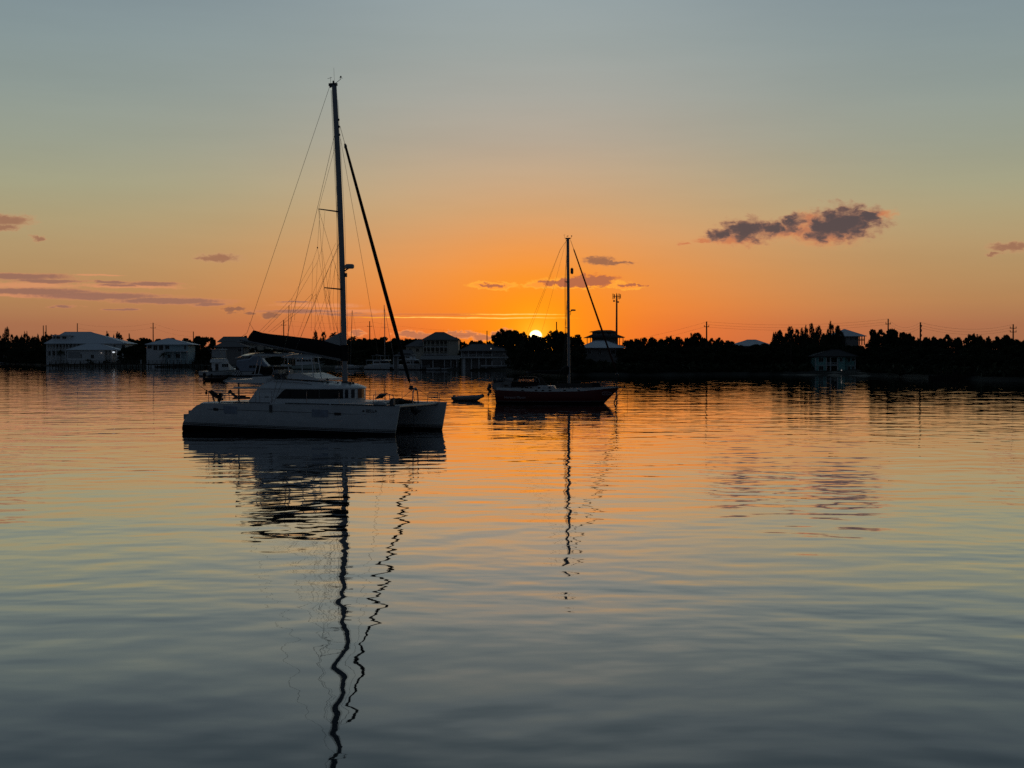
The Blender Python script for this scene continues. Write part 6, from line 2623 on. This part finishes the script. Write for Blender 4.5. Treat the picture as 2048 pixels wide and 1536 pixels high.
def make_trees():
    # casuarinas at far left
    L1 = [(-6, 663, 26), (9, 653, 24), (24, 667, 18), (34, 669, 18), (44, 670, 16), (51, 663, 13), (57.5, 663, 14), (69, 672, 14), (79, 667, 16), (87, 670, 16), (96, 664, 14), (103, 667, 14), (110, 667, 13)]
    for i, (px, py, w) in enumerate(L1):
        plant('casu', px, py, w, shore_d(px) + RT.uniform(12, 40), f'feathery casuarina, {ORD[i]} from the left in the row left of the largest house', 'casuarinas left of the largest house')
    for i, (px, py, w) in enumerate([(216, 663, 13), (225, 668, 12), (234, 664, 14), (239, 664, 10), (246, 669, 13), (262, 666, 6)]):
        plant('casu', px, py, w, 640, f'thin casuarina, {ORD[i]} from the left just right of the largest roof', 'thin casuarinas right of the largest roof')
    L2 = [(633.5, 660, 18, 'casu', 'left one of two small casuarinas above the sail cover near the mast'), (648.5, 662, 20, 'casu', 'right one of two small casuarinas above the sail cover near the mast')]
    for px, py, w, k, lab in L2:
        plant(k, px, py, w, 560, lab)
    plant('palm', 666, 655.5, 27, 540, 'palm with drooping fronds just left of the catamaran mast')
    plant('palm', 706, 662.5, 24, 545, 'palm with drooping fronds just right of the catamaran mast')
    plant('palm', 121, 694, 22, 552, 'palm growing in front of the largest house verandas')
    plant('palm', 326, 700, 20, 505, 'small palm in front of the pale blue house')
    R1 = [(1551, 664, 16), (1563, 658, 22), (1574, 668, 16), (1584.5, 651, 24), (1596, 656, 18), (1604, 654, 16), (1612, 650, 20), (1624, 645.5, 18), (1631, 656, 16), (1638, 650.5, 24), (1651.5, 656, 16), (1658, 663, 16), (1665.5, 642.5, 24), (1672, 649, 22), (1677, 654, 18)]
    for i, (px, py, w) in enumerate(R1):
        plant('casu', px, py, w, shore_d(px) + RT.uniform(35, 75), f'feathery casuarina, {ORD[i]} from the left in the clump left of the hill house', 'casuarina clump left of the hill house')
    for k in range(34):
        px = -10 + 3.6 * k + RT.uniform(-2, 2)
        plant('casu', px, RT.uniform(670, 682), RT.uniform(14, 24), shore_d(px) + RT.uniform(20, 60), 'lower feathery casuarina filling the row left of the largest house', 'low casuarinas at far left')
    for k in range(30):
        px = 1546 + 4.6 * k + RT.uniform(-2, 2)
        plant('casu', px, RT.uniform(661, 674), RT.uniform(18, 28), shore_d(px) + RT.uniform(45, 85), 'lower feathery casuarina filling the clump left of the hill house', 'low casuarinas in the right hand clump')
    # skyline trees
    S = [(262, 674, 40, ''), (288, 672, 44, ''), (318, 675, 36, ''), (345, 673, 30, ''), (372, 673.5, 34, ''), (397, 669.5, 40, ''), (423, 671.5, 20, ''),
         (492, 669, 30, ''), (520, 675, 44, ''), (560, 676, 46, ''), (600, 676, 46, ''), (640, 676, 44, ''), (672, 675, 40, ''), (700, 674, 40, ''), (728, 673.5, 36, ''), (750, 674, 30, ''), (768, 670.5, 32, ''),
         (792, 673, 44, ''), (815, 674, 36, ''), (836, 676, 34, ''),
         (912, 672, 24, ''), (926, 681, 26, ''), (944, 678.5, 24, ''), (960, 678, 28, ''), (978, 680, 30, '')]
    for i, (px, py, w, _) in enumerate(S):
        where = 'left of the dark roofed house' if px < 430 else ('behind the boom and mast' if px < 730 else ('between the mast and the three storey house' if px < 850 else 'between the three storey house and the sun'))
        plant('broad', px, py, w, shore_d(px) + RT.uniform(70, 120), f'dark rounded tree on the skyline {where}', f'skyline trees {where}')
    x = 496
    while x < 850:
        plant('broad', x, RT.uniform(675.5, 680), RT.uniform(44, 56), shore_d(x) + RT.uniform(122, 150), 'dark tree in the solid far row behind the boom and the marina', 'far row of trees behind the marina')
        x += 17
    plant('broad', 1004, 653, 46, shore_d(1010) + 22, 'big dark round tree just left of the sun', var=0)
    plant('broad', 1032, 655, 44, shore_d(1030) + 26, 'dark round tree whose right edge nearly touches the sun', var=1)
    plant('broad', 1018, 656, 50, shore_d(1018) + 34, 'dense tree joining the two round trees left of the sun', var=3)
    plant('broad', 1120, 659, 50, shore_d(1120) + 36, 'dense tree between the dome shaped tree and the red boat mast', var=0)
    plant('broad', 1066, 665, 48, shore_d(1068) + 15, 'low lacy tree directly below the setting sun', var=2)
    plant('broad', 1079, 664.5, 38, shore_d(1077) + 22, 'low tree just right of the setting sun, below it', var=4)
    plant('broad', 1050, 676, 26, shore_d(1050) + 30, 'small lacy tree filling the gap left below the sun', var=3)
    plant('broad', 1086, 672, 22, shore_d(1086) + 30, 'small lacy tree filling the gap right below the sun', var=5)
    plant('broad', 1108, 657, 56, shore_d(1108) + 24, 'wide dark dome shaped tree just right of the sun', var=5)
    plant('broad', 1132, 662, 40, shore_d(1132) + 30, 'dark tree right of the dome shaped tree behind the red boat mast', var=3)
    plant('broad', 1155, 665, 36, shore_d(1155) + 30, 'dark tree with a ragged side left of the white roofed house', var=2)
    S2 = [(1262, 676, 28), (1273, 674, 24), (1288, 671, 26), (1304, 665.5, 32), (1322, 670, 26), (1338, 669, 34), (1356, 670, 30), (1374, 671, 24), (1394, 661.5, 40), (1408, 668, 24), (1424, 673.5, 30), (1438, 672, 34), (1456, 678, 26),
          (1480, 688, 40), (1510, 689, 40), (1530, 683, 34), (1548, 676, 30)]
    for px, py, w in S2:
        plant('broad', px, py, w, shore_d(px) + RT.uniform(30, 75), 'dark rounded tree on the skyline between the cell tower and the casuarina clump', 'skyline trees right of the cell tower')
    plant('broad', 1745, 654, 30, shore_d(1745) + 40, 'left lobe tree of the big spreading clump right of the hill house', var=2)
    plant('broad', 1762, 655, 40, shore_d(1760) + 50, 'middle dense tree of the big spreading clump right of the hill house', var=0)
    plant('broad', 1784, 647, 50, shore_d(1784) + 42, 'tallest spreading tree crowning the big clump at right', var=4)
    plant('broad', 1806, 660, 34, shore_d(1806) + 45, 'right sloping tree of the big spreading clump at right', var=3)
    S3 = [(1824, 668, 34), (1838, 672, 20), (1852, 671, 30), (1868, 670, 26), (1893, 665.5, 38), (1880, 669, 24), (1917, 671, 26), (1943, 664.5, 40), (1960, 667, 24), (1976, 669, 26), (1995, 668, 28), (2012, 666, 36), (2034, 670, 34), (2052, 674, 34), (2080, 671, 50)]
    for px, py, w in S3:
        plant('broad', px, py, w, shore_d(px) + RT.uniform(35, 70), 'dark rounded tree on the skyline right of the tall shore pole', 'skyline trees at far right')
    # lower trees and shrubs in front, filling the dark shore
    for zone, lo, hi, step, pyr, wr, off, sh in (
            ('left', 0, 92, 11, (690, 702), (26, 40), (4, 12), 0), ('left', -30, 92, 10, (704, 714), (20, 30), (2, 6), 1),
            ('left', 250, 292, 9, (686, 700), (26, 38), (20, 60), 0), ('left', 378, 430, 9, (684, 700), (26, 40), (20, 60), 0),
            ('left', 256, 420, 9, (709, 717), (16, 26), (16, 24), 1),
            ('centre', 490, 850, 15, (690, 702), (36, 50), (30, 60), 0), ('centre', 540, 850, 13, (704, 716), (26, 40), (22, 40), 1),
            ('centre', 916, 1170, 14, (690, 704), (30, 44), (20, 40), 0), ('centre', 1028, 1180, 10, (704, 722), (24, 36), (4, 14), 0), ('centre', 1024, 1180, 9, (722, 736), (16, 28), (2, 6), 1),
            ('right', 1150, 1612, 12, (698, 712), (30, 46), (8, 18), 0), ('right', 1150, 1660, 13, (682, 694), (36, 50), (20, 34), 0), ('right', 1160, 1540, 10, (718, 734), (20, 34), (2.5, 6), 1),
            ('right', 1715, 2080, 13, (684, 698), (34, 50), (24, 36), 0), ('right', 1738, 2080, 12, (700, 718), (30, 46), (9, 18), 0), ('right', 1732, 2080, 11, (722, 738), (20, 34), (4, 7), 1),
            ('right', 1540, 1618, 10, (712, 732), (22, 34), (9, 14), 1), ('right', 1620, 1730, 11, (682, 698), (36, 50), (26, 40), 0), ('right', 1620, 1730, 10, (696, 712), (30, 46), (22, 26), 0)):
        x = lo
        while x < hi:
            px = x + RT.uniform(-3, 3)
            D = shore_d(px) + RT.uniform(*off)
            if 1160 < px < 1250 and sh == 0 and pyr[0] < 700:
                D = shore_d(px) + RT.uniform(75, 90)
            if 1455 < px < 1550 and sh == 0 and pyr[0] < 695:
                pass
            if sh:
                plant('shrub', px, RT.uniform(*pyr), RT.uniform(*wr), D, f'dark waterside shrub in the undergrowth of the {zone} shore', f'shrubs on the {zone} shore')
            else:
                plant('broad', px, RT.uniform(*pyr), RT.uniform(*wr), D, f'dark leafy tree below the skyline on the {zone} shore', f'lower trees on the {zone} shore')
            x += step
    # dense undergrowth that nobody could count
    rs = np.random.RandomState(3)
    cs = []
    for _ in range(2600):
        px = rs.uniform(-60, 2110)
        if 95 < px < 250 and rs.uniform() < .9:
            continue
        if 1618 < px < 1726:
            continue
        o = rs.uniform(3, 26) if px > 1000 else rs.uniform(20, 60)
        if 820 < px < 1030:
            o = rs.uniform(40, 80)
        d = shore_d(px) + o
        x = at(px, HORIZ, d).x
        cs.append((x, d, ground_z(px, d) + rs.uniform(0, 1.2), rs.uniform(.7, 1.5)))
    me = leaf_mesh('undergrowth', cs, 14, 1.0, .7, 1.6, LEAF, .7, None, 5)
    o = bpy.data.objects.new('undergrowth', me)
    COL.objects.link(o)
    tag(o, 'dense dark undergrowth covering the shore between trees and houses', 'undergrowth', kind='stuff')


make_trees()
